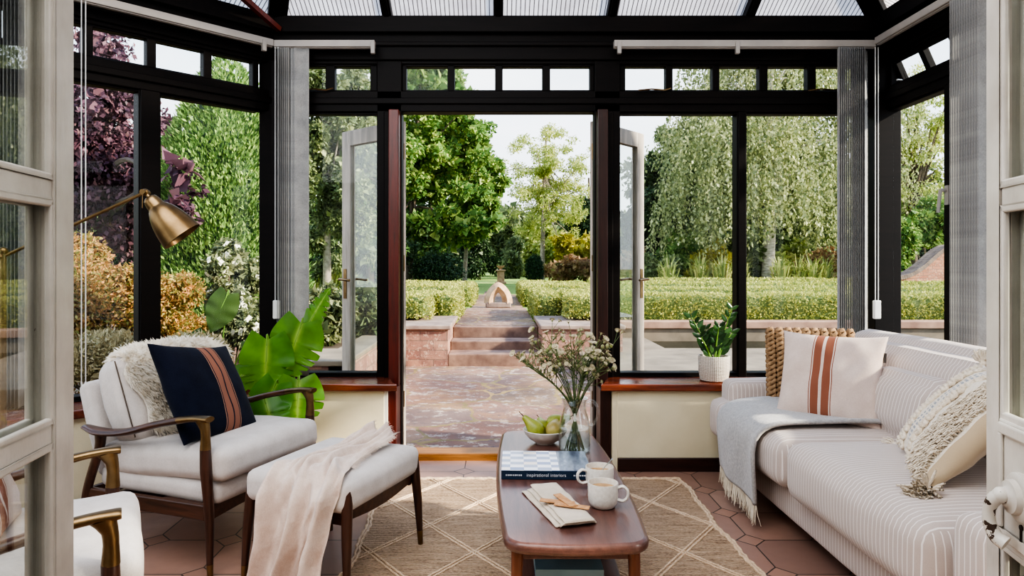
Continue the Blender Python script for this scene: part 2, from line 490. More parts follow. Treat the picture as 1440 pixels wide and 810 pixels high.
# top light standing open at the far end of the right wall
op = struct(empty('window_%d' % (nw[0]+1)), 'top light standing open at the far end of the right wall'); nw[0] += 1
op.matrix_world = M_right @ Matrix.Translation((0,.03,ZH)) @ Matrix.Rotation(math.radians(24), 4, 'X')
fr = MB()
for a, b in ((.09,.125),(.335,.375),(.585,.615)): fr.box(a, b, -.02, .02, -.185, 0)
fr.box(.09, .615, -.02, .02, -.03, 0).box(.09, .615, -.02, .02, -.195, -.165)
fr.build('frame', MT['frame'], op, smooth=False, bevel=.004)
for a, b in ((.125,.335),(.375,.585)): MB().box(a, b, -.002, .002, -.165, -.03).build('top_pane', MT['glass'], op, smooth=False)
st = MB().tube([(.16,-.02,-.18),(.17,-.06,-.13),(.20,-.10,-.12)], .005, 6).build('window_stay', MT['steel'], op)
# casement handle
hd = MB().box(.628, .656, -.022, -.014, 1.50, 1.60).tube([(.642,-.02,1.575),(.642,-.05,1.575)], .009, 8).tube(sm([(.642,-.05,1.58),(.635,-.052,1.53),(.63,-.055,1.46)]), .009, 8)
hh = hd.build('handle', MT['white_metal'], rw); hh['label'] = 'white casement handle'
# stays under the top lights of the back wall
for x in (.95, 1.98, -1.1):
    root = [q for q in bpy.data.objects if q.name == ('window_2' if x < 0 else 'window_4')][0]
    MB().tube([(x-.10,-.03,ZT1-.004),(x-.02,-.035,ZT1+.003),(x+.06,-.03,ZT1-.002),(x+.10,-.02,ZT1+.012)], .0045, 6).build('window_stay', MT['brass'], root)

# ---- roof
PITCH = .54
EV = 4.15
planes = {'main': (0,-1,EV), 'left': (S2,-S2,5.51*S2), 'side': (1,0,2.69), 'right': (-1,0,2.36)}     # d = a x + b y + c
foot = [(-2.69,.3),(2.36,.3),(2.36,EV),(-1.36,EV),(-2.69,2.82)]
def clip(poly, a, b, c):
    out = []
    for i in range(len(poly)):
        p, q = poly[i], poly[(i+1) % len(poly)]
        dp = a*p[0]+b*p[1]+c; dq = a*q[0]+b*q[1]+c
        if dp >= 0: out.append(p)
        if (dp >= 0) != (dq >= 0):
            k = dp/(dp-dq); out.append((p[0]+(q[0]-p[0])*k, p[1]+(q[1]-p[1])*k))
    return out
def polycarb(name, dirn):
    t = NT(name); x, y, z = t.sep(t.coord())
    s = t.math('ADD', t.math('MULTIPLY', x, dirn[0]), t.math('MULTIPLY', y, dirn[1]))
    fr = t.math('FRACT', t.math('DIVIDE', s, .027))
    ln = t.math('LESS_THAN', fr, .24)
    g = t.noise(t.coord(), 5, 4)
    base = t.mix(ln, t.ramp(g, [(.3, C(176,168,164)), (.7, C(206,199,194))]), C(92,86,82))
    tl = t.n('ShaderNodeBsdfTranslucent'); t.l(base, tl.inputs[0])
    tr = t.n('ShaderNodeBsdfTransparent'); t.l(base, tr.inputs[0])
    gl = t.n('ShaderNodeBsdfGlossy'); gl.inputs['Roughness'].default_value = .25
    mx = t.n('ShaderNodeMixShader'); mx.inputs[0].default_value = .22
    t.l(tl.outputs[0], mx.inputs[1]); t.l(tr.outputs[0], mx.inputs[2])
    m2 = t.n('ShaderNodeMixShader'); m2.inputs[0].default_value = .06
    t.l(mx.outputs[0], m2.inputs[1]); t.l(gl.outputs[0], m2.inputs[2])
    return t.done(m2.outputs[0])
ceil = struct(empty('ceiling'), 'conservatory roof of ribbed translucent panels between dark glazing bars')
bars_at = {'main': [-.67, .004, .69, 1.525], 'left': [.55, 1.15], 'side': [1.0, 1.9], 'right': [1.0, 1.75, 2.5, 3.25]}
for nm, (a, b, c) in planes.items():
    reg = foot
    for nm2, (a2, b2, c2) in planes.items():
        if nm2 != nm: reg = clip(reg, a2-a, b2-b, c2-c)
    if len(reg) < 3: continue
    z = lambda p: 2.69 + PITCH*(a*p[0]+b*p[1]+c)
    tang = (-b, a)
    MB().add([(p[0],p[1],z(p)+.02) for p in reg], [tuple(range(len(reg)))]).build('roof_panel', polycarb('ribbed_roof_sheet_'+nm, tang), ceil, smooth=False)
    # glazing bars run up the slope
    org = {'main': (0, EV), 'left': (-1.36, EV), 'side': (-2.69, .3), 'right': (2.36, .3)}[nm]
    tv = {'main': (1, 0), 'left': (-S2, -S2), 'side': (0, 1), 'right': (0, 1)}[nm]
    for q in bars_at[nm]:
        p0 = (org[0]+tv[0]*q, org[1]+tv[1]*q)
        far = 0
        for k in range(1, 400):
            p = (p0[0]+a*k*.01, p0[1]+b*k*.01)
            d = a*p[0]+b*p[1]+c
            if any(pl[0]*p[0]+pl[1]*p[1]+pl[2] < d-1e-6 for pl in planes.values()) or p[1] < .3: break
            far = k*.01
        p1 = (p0[0]+a*far, p0[1]+b*far)
        A = V((p0[0],p0[1],z(p0))); B = V((p1[0],p1[1],z(p1)))
        MB().bar(A, B, .058, .07).bar(A-V((0,0,.03)), B-V((0,0,.03)), .034, .05).build('glazing_bar', MT['frame'], ceil, smooth=False, bevel=.004)
zz = lambda x, y: 2.69 + PITCH*min(pl[0]*x+pl[1]*y+pl[2] for pl in planes.values())
for (x0,y0,x1,y1) in ((-1.36,EV,-.266,1.554),(2.36,EV,-.266,1.554),(-.266,1.554,-.785,.3)):
    MB().bar((x0,y0,2.69), (x1,y1,zz(x1,y1)), .11, .10).build('hip_rafter', MT['frame'], ceil, smooth=False, bevel=.005)
# thin red tie from the corner up to the left
tb = MB().bar((-1.31,4.05,2.60), (-1.75,3.05,2.93), .03, .03).build('tie_bar', MT['frame_red'], ceil, smooth=False)

# ================================================================ BLINDS
def rail(M, x0, x1, y, z=2.502):
    return MB().box(x0, x1, y-.022, y+.022, z-.02, z+.02, M).box(x0, x1, y-.012, y+.012, z-.026, z-.02, M)
def slat_mesh(w, z0, z1, curve=.008, wav=0.0):
    mb = MB()
    def fn(u, v):
        t = u*2-1
        return (t*w/2, curve*(1-t*t)+wav*math.sin(v*9+1)*math.sin(v*3)*.5, z0+(z1-z0)*v)
    mb.grid(fn, 8, 24)
    return mb
def blind(label, M, rx0, rx1, y, spots, z0=.53, chain_at=None, wgt=None, railbits=()):
    """spots: [(x, y, rot)] of the slats, local to the wall"""
    root = thing('vertical_blind', label, 'blind', group=None)
    root.matrix_world = M
    rm = rail(Matrix.Identity(4), rx0, rx1, y)
    for x in railbits: rm.box(x-.012, x+.012, y-.03, y-.005, 2.44, 2.51)
    rm.build('head_rail', MT['white_metal'], root, smooth=False, bevel=.003)
    first = None
    for x, yy, rot in spots:
        if first is None:
            first = s = slat_mesh(.089, z0, 2.476).build('slat', MT['blind'], root, solid=.0012)
        else:
            s = first.copy(); col.objects.link(s); s.parent = root
        s.location = (x, yy, 0); s.rotation_euler = (0,0,rot)
    if chain_at:
        x, yy, zb = chain_at
        MB().tube([(x,yy,2.48),(x,yy,zb)], .0025, 6).tube([(x+.018,yy,2.48),(x+.018,yy,zb)], .0025, 6).build('pull_chain', MT['chain'], root)
        if wgt: MB().box(x-.012, x+.030, yy-.012, yy+.012, zb-.11, zb, ).build('chain_weight', MT['chain'], root, smooth=False, bevel=.006)
        else: MB().tube(sm([(x,yy,zb),(x+.003,yy-.01,zb-.03),(x+.015,yy-.01,zb-.03),(x+.018,yy,zb)]), .004, 6).build('chain_loop', MT['chain'], root)
    return root
R = math.radians
blind('narrow stack of grey fabric slats in the left bay corner beside the monstera', M_back, -1.328, -.73, -.10,
      [(-1.300+.013*k, -.10+.003*k, R(92-5*k)) for k in range(7)] + [(-1.185,-.105,R(8)), (-1.165,-.112,R(4))], .53, (-1.318,-.12,.98), True, (-.74,))
blind('dark pleated stack of grey blind slats behind the far end of the sofa', M_back, .69, 2.24, -.10,
      [(2.03+.0125*k, -.10, R(68-1.2*k)) for k in range(14)], .53, (2.235,-.12,.98), True, (.72,1.42))
blind('pale blind slat hanging over the sofa back next to the open white door, plus added unseen slats', M_right, .16, 3.7, -.10,
      [(.84+.018*k, -.09, R(86-3*k)) for k in range(12)] + [(1.78+.074*k, -.09, R(16)) for k in range(15)], .55, None)  # drawn slats beyond the stack are added out of view to block direct sun
blind('window blind drawn to the left end of the angled left window', M_fac, .08, L-.062, -.10,
      [(.42+.016*k, -.09, R(86-3*k)) for k in range(9)], .53, (L-1.055,-.12,.62), False, (L-.12,))

# ================================================================ GARDEN DOORS (outer) AND INNER DOORS
def leaf_door(name, label, hinge, ang, width, z0, z1, m, glass, mirror=1):
    root = struct(empty(name, (*hinge, 0)), label); root.rotation_euler = (0,0,ang)
    s = mirror
    fr = MB(); T = .045; st = .075
    X = lambda a, b: (min(a*s,b*s), max(a*s,b*s))
    for a, b in ((0, st), (width-st, width)): fr.box(*X(a,b), -T/2, T/2, z0, z1)
    fr.box(*X(st,width-st), -T/2, T/2, z0, z0+.11).box(*X(st,width-st), -T/2, T/2, z1-.085, z1)
    for yy in (-T/2-.001, T/2-.009):
        fr.box(*X(st,st+.014), yy, yy+.01, z0+.11, z1-.085).box(*X(width-st-.014,width-st), yy, yy+.01, z0+.11, z1-.085)
        fr.box(*X(st,width-st), yy, yy+.01, z1-.099, z1-.085).box(*X(st,width-st), yy, yy+.01, z0+.11, z0+.124)
    fr.build('frame', MT[m], root, smooth=False, bevel=.003)
    MB().box(*X(st,width-st), -.003, .003, z0+.11, z1-.085).build('pane', MT[glass], root, smooth=False)
    for sg in (-1, 1):
        xh = (width-st/2)*s
        h = MB().box(xh-.016, xh+.016, sg*T/2-.004, sg*T/2+.004, .96, 1.16).tube(sm([(xh,sg*T/2,1.09),(xh,sg*(T/2+.05),1.09),(xh-.03*s,sg*(T/2+.055),1.09),(xh-.11*s,sg*(T/2+.05),1.085)], 5), .009, 8)
        h.build('door_handle', MT['brass'], root)
    for zh in (.35, 1.2, 1.9):
        MB().tube([(0,0,zh-.05),(0,0,zh+.05)], .008, 8).build('hinge', MT['brass'], root)
    return root
leaf_door('door_1', 'left leaf of the garden doors folded back outside the left window', (-.592,4.235), R(90+49.5), .60, .05, 2.09, 'weathered', 'glass_hazy')
leaf_door('door_2', 'right leaf of the garden doors folded back outside the right window', (.597,4.235), R(90-41.5), .60, .05, 2.09, 'weathered', 'glass_hazy')

def painted(nm='chipped_white_paint', k=1.0):
    t = NT(nm); co = t.coord()
    n = t.noise(t.mapping(co, (1,1,.5)), 26, 6, .65); n2 = t.noise(co, 4, 3)
    f = t.math('MULTIPLY', n, t.math('ADD', .55, t.math('MULTIPLY', n2, .8)))
    chip = t.math('GREATER_THAN', f, .70)
    colr = t.mix(chip, t.ramp(t.noise(co, 9, 5), [(.3, dim(C(190,182,172), k)), (.7, dim(C(222,216,206), k))]), C(84,70,60))
    return t.done(t.bsdf(colr, .32, 0, t.bump(t.noise(t.mapping(co, (1,1,.25)), 40, 4), .35, .004)))
MT['paint'] = painted(); MT['paint_shaded'] = painted('shaded_white_paint', .85)  # second copy is the same paint with shade put into its colour

def inner_door(name, label, far, ang, width, m, bars, lock, stile, mirror):
    """old white glazed door; origin at its free edge, local x runs back to the hinge, inner face towards the room's middle"""
    root = struct(empty(name, (*far, 0)), label); root.rotation_euler = (0,0,ang)
    T = .042; z0 = .01; z1 = 2.12
    fr = MB()
    fr.box(0, stile, -T/2, T/2, z0, z1).box(width-.09, width, -T/2, T/2, z0, z1)
    fr.box(stile, width-.09, -T/2, T/2, z0, .22).box(stile, width-.09, -T/2, T/2, z1-.10, z1)
    zs = []
    for zc, h in bars: fr.box(stile, width-.09, -T/2+.004, T/2-.004, zc-h/2, zc+h/2); zs.append((zc-h/2, zc+h/2))
    if lock: fr.box(stile, width-.09, -T/2, T/2, lock[0], lock[1]); zs.append(lock)
    # mouldings round each opening, on both faces
    cuts = sorted([(z0, .22), (z1-.10, z1)] + zs)
    for (a0, a1), (b0, b1) in zip(cuts[:-1], cuts[1:]):
        if b0 - a1 < .05: continue
        for yy in (-T/2+.002, T/2-.012):
            fr.box(stile, stile+.010, yy, yy+.010, a1, b0).box(stile, width-.09, yy, yy+.010, a1, a1+.010).box(stile, width-.09, yy, yy+.010, b0-.010, b0).box(width-.1, width-.09, yy, yy+.010, a1, b0)
        MB().box(stile, width-.09, -.002, .002, a1, b0).build('pane', MT['door_glass'], root, smooth=False)
    if lock:
        a, b = lock
        for yy in (-T/2-.006, T/2):
            fr.box(stile+.008, width-.1, yy, yy+.006, b-.022, b-.004).box(stile+.008, stile+.018, yy, yy+.006, a+.03, b-.02).box(stile+.008, width-.1, yy, yy+.006, a+.012, a+.03)
    fr.build('frame', MT[m], root, smooth=False, bevel=.003)
    return root
angL = math.atan2(-1, .147); dl = inner_door('door_3', 'old white glazed inner door standing open at the left edge', (-.712,1.10), angL, .74, 'paint_shaded', [(1.687,.03),(1.312,.032),(.937,.032),(.56,.032)], None, .062, -1)
angR = math.atan2(-1, -.21); dr = inner_door('door_4', 'old white glazed inner door with lock rail standing open at the right edge', (.818,1.10), angR, .74, 'paint', [(1.687,.03),(1.305,.032)], (.76,.957), .040, 1)
# rim lock handle on the right door: rose, spindle, drop lever with chipped paint. local -y faces the middle of the room
def chippy():
    t = NT('chipped_painted_iron'); co = t.coord()
    chip = t.math('GREATER_THAN', t.noise(co, 60, 4, .6), .57)
    return t.done(t.bsdf(t.mix(chip, C(214,208,198), C(64,48,38)), .35, 0, t.bump(t.noise(co, 60, 4, .6), .3, .002)))
MT['chippy'] = chippy()
Mh = Matrix.Translation((.107, -.021, .853)) @ Matrix.Rotation(PI/2, 4, 'X')       # local z now points along -y, out of the inner face
h = MB().lathe([(.036,0),(.036,.006),(.031,.010),(.026,.010),(.024,.018),(.016,.020),(.013,.024)], 28, Mh)
h.build('handle_rose', MT['paint'], dr)
h = MB().tube([(.107,-.03,.853),(.107,-.048,.855)], .010, 14).blob((.107,-.048,.855), .0122, 12)
h.tube(sm([(.107,-.048,.855),(.101,-.055,.846),(.094,-.058,.828),(.093,-.057,.808),(.099,-.051,.790),(.108,-.042,.783)], 6), lerp_list([.011,.010,.0085,.009,.010,.011], 31), 12)
h.build('door_handle', MT['chippy'], dr)['label'] = 'drop lever with chipped white paint'
MB().lathe([(.0045,0),(.0045,.002)], 14, Matrix.Translation((.107,-.021,.808)) @ Matrix.Rotation(PI/2,4,'X')).box(.105,.109,-.0232,-.021,.786,.808).build('keyhole', MT['iron'], dr)
# ================================================================ CAMERA, LIGHT, SKY
cam = bpy.data.cameras.new('camera'); co_ = bpy.data.objects.new('camera', cam); col.objects.link(co_)
cam.sensor_width = 36; cam.lens = 950/1440*36; cam.clip_start = .02; cam.clip_end = 500
co_.location = (0,0,1.2); co_.rotation_euler = (PI/2, 0, 0)
cam.shift_x = 20/1440; cam.shift_y = -35/1440
scene.camera = co_

wd = bpy.data.worlds.new('sky'); scene.world = wd; wd.use_nodes = True
nt_ = wd.node_tree; nt_.nodes.clear()
tc = nt_.nodes.new('ShaderNodeTexCoord'); sp = nt_.nodes.new('ShaderNodeSeparateXYZ'); nt_.links.new(tc.outputs['Generated'], sp.inputs[0])
rp = nt_.nodes.new('ShaderNodeValToRGB'); nt_.links.new(sp.outputs[2], rp.inputs[0])
e = rp.color_ramp.elements; e[0].position = 0; e[0].color = (*C(236,240,244),1); e[1].position = .75; e[1].color = (*C(120,165,225),1)
e2 = e.new(.25); e2.color = (*C(222,232,245),1)
nz = nt_.nodes.new('ShaderNodeTexNoise'); nz.inputs['Scale'].default_value = 2.2; nz.inputs['Detail'].default_value = 7
mp = nt_.nodes.new('ShaderNodeMapping'); mp.inputs['Scale'].default_value = (1,1,2.5); nt_.links.new(tc.outputs['Generated'], mp.inputs[0]); nt_.links.new(mp.outputs[0], nz.inputs['Vector'])
cr = nt_.nodes.new('ShaderNodeValToRGB'); nt_.links.new(nz.outputs[0], cr.inputs[0]); cr.color_ramp.elements[0].position = .45; cr.color_ramp.elements[1].position = .7
mxw = nt_.nodes.new('ShaderNodeMix'); mxw.data_type = 'RGBA'
nt_.links.new(cr.outputs[0], mxw.inputs[0]); nt_.links.new(rp.outputs[0], mxw.inputs[6]); mxw.inputs[7].default_value = (.95,.96,1,1)
bg = nt_.nodes.new('ShaderNodeBackground'); nt_.links.new(mxw.outputs[2], bg.inputs[0]); bg.inputs[1].default_value = SKY
wo = nt_.nodes.new('ShaderNodeOutputWorld'); nt_.links.new(bg.outputs[0], wo.inputs[0])

sun = bpy.data.lights.new('sun', 'SUN'); so = bpy.data.objects.new('sun', sun); col.objects.link(so)
sun.energy = SUN; sun.angle = R(3.0); sun.color = (1, .90, .74)
sd = V((.84,-.26,.47)).normalized()
so.rotation_euler = sd.to_track_quat('Z', 'Y').to_euler()
def area(name, loc, target, size, power, color=(1,.97,.93), sy=None):
    l = bpy.data.lights.new(name, 'AREA'); ob = bpy.data.objects.new(name, l); col.objects.link(ob)
    l.energy = power; l.size = size; l.color = color
    if sy: l.shape = 'RECTANGLE'; l.size_y = sy
    ob.location = loc; ob.rotation_euler = (V(loc)-V(target)).to_track_quat('Z', 'Y').to_euler()
    return ob
area('inner_room_fill', (.05,-1.0,2.3), (.1,3.0,.6), 1.4, FILL1)  # added fill light from behind the camera, no real fitting
area('conservatory_fill', (-.8,.9,2.9), (.2,3.0,.0), 2.4, FILL2, (.97,.98,1))  # added soft fill that brightens the interior, no fitting hangs here
scene.view_settings.view_transform = 'AgX'
scene.view_settings.look = 'AgX - High Contrast'
scene.view_settings.exposure = EXPO
cy = scene.cycles
cy.max_bounces = 10; cy.diffuse_bounces = 4; cy.glossy_bounces = 5; cy.transmission_bounces = 8; cy.transparent_max_bounces = 24
cy.caustics_reflective = False; cy.caustics_refractive = False; cy.sample_clamp_indirect = 6.0
cy.use_denoising = True
# ================================================================ SOFT FURNISHING HELPERS
def cushion_mb(w, d, h, r=.04, puff=.02, n=14, wr=.004, seed=0):
    """box cushion centred on the origin: rounded edges, crowned top and bottom"""
    mb = MB()
    vs = {}; 
    def pos(p):
        q = V((p[0]*w/2, p[1]*d/2, p[2]*h/2))
        c = V((max(-w/2+r, min(w/2-r, q.x)), max(-d/2+r, min(d/2-r, q.y)), max(-h/2+r, min(h/2-r, q.z))))
        dl = q-c
        if dl.length > 1e-9: dl = dl.normalized()*r
        s = c+dl
        s.z += math.copysign(puff, p[2])*(1-p[0]**4)*(1-p[1]**4)*min(1, abs(p[2])*1.0)
        b = puff*.5
        s.x += math.copysign(b, p[0])*abs(p[0])**3*(1-p[1]**4)*(1-p[2]**2)
        s.y += math.copysign(b, p[1])*abs(p[1])**3*(1-p[0]**4)*(1-p[2]**2)
        k = wr*wob(s.x, s.y, s.z+seed*3.1, 14)
        return s + V((k, k, k))
    # non-linear parameter so that the edges get enough points
    def par(n, L):
        e = min(.45, r/L)
        a = [-1, -1+e*.7, -1+2*e]; b = list(np.linspace(-1+2*e, 1-2*e, n))[1:-1]; return a+b+[1-2*e, 1-e*.7, 1]
    px, py, pz = par(n, w), par(n, d), par(max(4, n//3), h)
    def face(A, B, f):
        na, nb = len(A), len(B)
        v = [pos(f(a, b)) for b in B for a in A]
        fs = [(j*na+i, j*na+i+1, (j+1)*na+i+1, (j+1)*na+i) for j in range(nb-1) for i in range(na-1)]
        mb.add(v, fs)
    for s in (-1, 1):
        face(px, py, lambda a, b: (a, b, s)); face(px, pz, lambda a, b: (a, s, b)); face(py, pz, lambda a, b: (s, a, b))
    return mb

def weld(o, d=.0008):
    bm = bmesh.new(); bm.from_mesh(o.data); bmesh.ops.remove_doubles(bm, verts=bm.verts, dist=d); bmesh.ops.recalc_face_normals(bm, faces=bm.faces); bm.to_mesh(o.data); bm.free()
    return o

def pillow_mb(w, h, t, n=26, pinch=.06, wr=.012, seed=0, ears=.03):
    """knife edge scatter cushion in the xz plane, front towards -y"""
    mb = MB()
    def P(u, v, s):
        a, b = u*2-1, v*2-1
        f = (max(0, 1-a*a)*max(0, 1-b*b))**.42
        x = a*w/2*(1-pinch*(1-b*b)*abs(a)**3) * (1+ears*(abs(a)*abs(b))**4)
        z = b*h/2*(1-pinch*(1-a*a)*abs(b)**3) * (1+ears*(abs(a)*abs(b))**4)
        k = wr*(wob(x*1.3, z*1.3, s+seed*2.7, 22)+.6*wob(x, z, s+seed, 45))*min(1, f*1.6)
        return (x, s*(f*t/2) + k, z)
    for s in (-1, 1):
        mb.grid(lambda u, v: P(.5-.5*math.cos(PI*u), .5-.5*math.cos(PI*v), s), n, n)
    return mb

def fringe_mb(pts, dirs, length, r=.0016, per=1, jit=.15):
    mb = MB()
    for p, d in zip(pts, dirs):
        p = V(p); d = V(d).normalized()
        for _ in range(per):
            L = length*random.uniform(1-jit, 1+jit); j = V((random.uniform(-1,1), random.uniform(-1,1), random.uniform(-.3,.3)))*.12
            q1 = p + (d+j*.4)*(L*.5); q2 = p + (d+j)*L
            mb.tube([p, q1, q2], [r, r*.9, r*.5], 4, caps=False)
    return mb

# ================================================================ LOUNGE CHAIRS
def make_chair():
    root = empty('lounge_chair')
    fab = MT['chair_fabric']
    for s in (-1, 1):
        y = s*.318
        lg = MB().tube(sm([(.325,y*1.02,.055),(.315,y,.25),(.300,y,.40),(.296,y,.49)], 5), lerp_list([.0125,.0185,.022,.0205], 16), 14)
        leg = lg.build('leg', MT['walnut_z'], root)
        ft = MB().tube([(.3275,y*1.022,0),(.325,y*1.02,.056)], [.0105,.0130], 14).build('brass_foot', MT['brass'], leg); ft['label'] = 'brass leg tip'
        MB().tube(sm([(-.40,y*1.0,0),(-.345,y,.25),(-.275,y,.43),(-.265,y,.500)], 6), lerp_list([.012,.020,.021,.026], 19), 14, sx=.8).build('leg', MT['walnut_z'], root)
        # arm: broad flat paddle at the back rising to a brass elbow at the front
        pth = sm([(-.345,y*1.02,.520),(-.24,y*1.035,.508),(-.10,y*1.03,.522),(.04,y*1.01,.560),(.165,y,.588)], 8)
        n = len(pth)
        MB().tube(pth, lerp_list([.022,.038,.036,.029,.022,.019], n), 16, sx=1.0, sy=lerp_list([.40,.36,.40,.52,.62,.75], n)).build('arm', MT['walnut'], root)
        el = MB().tube(sm([(.163,y,.588),(.22,y,.598),(.27,y,.603),(.310,y,.604),(.3195,y,.604)], 7), lerp_list([.019,.0195,.021,.0235,.0225], 29), 18, sx=1.0, sy=lerp_list([.75,.66,.60,.55,.50], 29))
        el.tube(sm([(.297,y,.488),(.2975,y,.535),(.295,y,.565),(.288,y,.585),(.283,y,.600)], 6), lerp_list([.0208,.0175,.0185,.024,.033], 25), 16, sx=lerp_list([1,1,1,.85,.66], 25), up=(1,0,0))
        el.build('brass_elbow', MT['brass'], root)['label'] = 'brass elbow joining arm and front leg'
        MB().bar((.30,y*.98,.245), (-.345,y*.98,.235), .024, .062).build('side_rail', MT['walnut'], root, smooth=False, bevel=.006)
    fr = MB()
    for k in range(16):
        a = -.318+.636*k/16; b = -.318+.636*(k+1)/16
        za = .238+.018*math.cos(PI*(k/16-.5)*1.0); zb = .238+.018*math.cos(PI*((k+1)/16-.5))
        fr.bar((.298,a,za), (.298,b,zb), .022, .052)
    fr.build('front_rail', MT['walnut'], root, smooth=False)
    MB().bar((-.345,-.318,.235), (-.345,.318,.235), .024, .055).build('rear_rail', MT['walnut'], root, smooth=False, bevel=.005)
    o = cushion_mb(.64, .585, .085, .028, .006, 12, .003, 1).build('seat_base', fab, root); o.location = (.01,0,.307); weld(o)
    o = cushion_mb(.66, .60, .125, .034, .014, 18, .005, 2).build('seat_cushion', fab, root); o.location = (.035,0,.405); o.rotation_euler = (0,R(-3),0); weld(o)
    # reclined back
    Mb = Euler((0,R(-19),0))
    o = cushion_mb(.075, .56, .40, .026, .006, 12, .003, 3).build('backrest', fab, root); o.location = (-.365,0,.495); o.rotation_euler = Mb; weld(o)
    o = cushion_mb(.15, .55, .35, .045, .022, 16, .008, 4).build('back_cushion', fab, root); o.location = (-.240,0,.615); o.rotation_euler = Euler((0,R(-21),0)); weld(o)
    for s in (-1, 1):
        pp = MB().tube([(.062,s*.273,-.165),(.066,s*.276,0),(.062,s*.273,.165)], .003, 6)
        pc = pp.build('piping', MT['piping'], o); pc['label'] = 'dark piping along the cushion edge'
    return root
MT['piping'] = simple('dark_piping', C(96,84,74), None, 5, .8)
CH1 = (-1.275, 2.986); A1 = R(-21.7)
CH2 = (-1.33, 1.73); A2 = R(29.3)
chair = make_chair()
chair2 = copy_tree(chair)
chair.location = (*CH1, 0); chair.rotation_euler = (0,0,A1)
tag(chair, 'walnut lounge chair with brass elbows holding the sheepskin and the navy cushion', 'armchair')
chair2.location = (*CH2, 0); chair2.rotation_euler = (0,0,A2)
tag(chair2, 'walnut lounge chair with brass elbows half hidden behind the open white door', 'armchair')
M1 = Matrix.Translation((*CH1,0)) @ Matrix.Rotation(A1, 4, 'Z')
M2 = Matrix.Translation((*CH2,0)) @ Matrix.Rotation(A2, 4, 'Z')

def stripe_pillow(name, base, base2, stripe, edge, xs, wd_):
    """plain woven cover with upright bands; xs band centres, each with a thin edge line"""
    t = NT(name); co = t.coord(); x, y, z = t.sep(co)
    n = t.noise(co, 300, 2)
    b = t.ramp(t.math('ADD', t.math('MULTIPLY', n, .5), t.math('MULTIPLY', t.noise(co, 12, 4), .5)), [(.35, base2), (.65, base)])
    colr = b
    for xc in xs:
        d = t.math('ABSOLUTE', t.math('SUBTRACT', x, xc))
        colr = t.mix(t.math('LESS_THAN', d, wd_/2), colr, stripe)
    if edge:
        for xc, sg in ((xs[0], -1), (xs[-1], 1)):
            d = t.math('ABSOLUTE', t.math('SUBTRACT', x, xc+sg*(wd_/2+.007)))
            colr = t.mix(t.math('LESS_THAN', d, .002), colr, edge)
    nm = t.bump(n, .3, .001)
    return t.done(t.bsdf(colr, .92, 0, nm, **{'Sheen Weight': .06, 'Specular IOR Level': .1}))
MT['navy'] = stripe_pillow('navy_striped_linen', C(24,29,46), C(14,17,30), C(134,92,76), C(152,116,96), [.013,.055], .034)
MT['pink'] = stripe_pillow('blush_striped_linen', C(216,200,190), C(198,178,168), C(142,92,74), C(142,92,74), [-.045,.002], .034)

def place_pillow(mb, name, m, M, label, cat='cushion', group=None):
    o = weld(mb.build(name, m)); o.matrix_world = M
    return tag(o, label, cat, group)
# navy cushion leaning on the back of the first chair
yaw = PI/2 + R(8)
Mn = M1 @ Matrix.Translation((.050,-.065,.650)) @ Matrix.Rotation(yaw, 4, 'Z') @ Matrix.Rotation(R(-31), 4, 'X') @ Matrix.Rotation(R(9), 4, 'Y')
place_pillow(pillow_mb(.45,.44,.15,26,.07,.005,1), 'scatter_cushion', MT['navy'], Mn, 'navy cushion with two rust bands leaning in the sheepskin chair')
Mc = M2 @ Matrix.Translation((-.05,.04,.665)) @ Matrix.Rotation(PI/2-R(6), 4, 'Z') @ Matrix.Rotation(R(-24), 4, 'X')
place_pillow(pillow_mb(.44,.44,.14,22,.07,.012,5), 'scatter_cushion', MT['pink'], Mc, 'blush cushion with rust bands on the chair behind the left door glass')

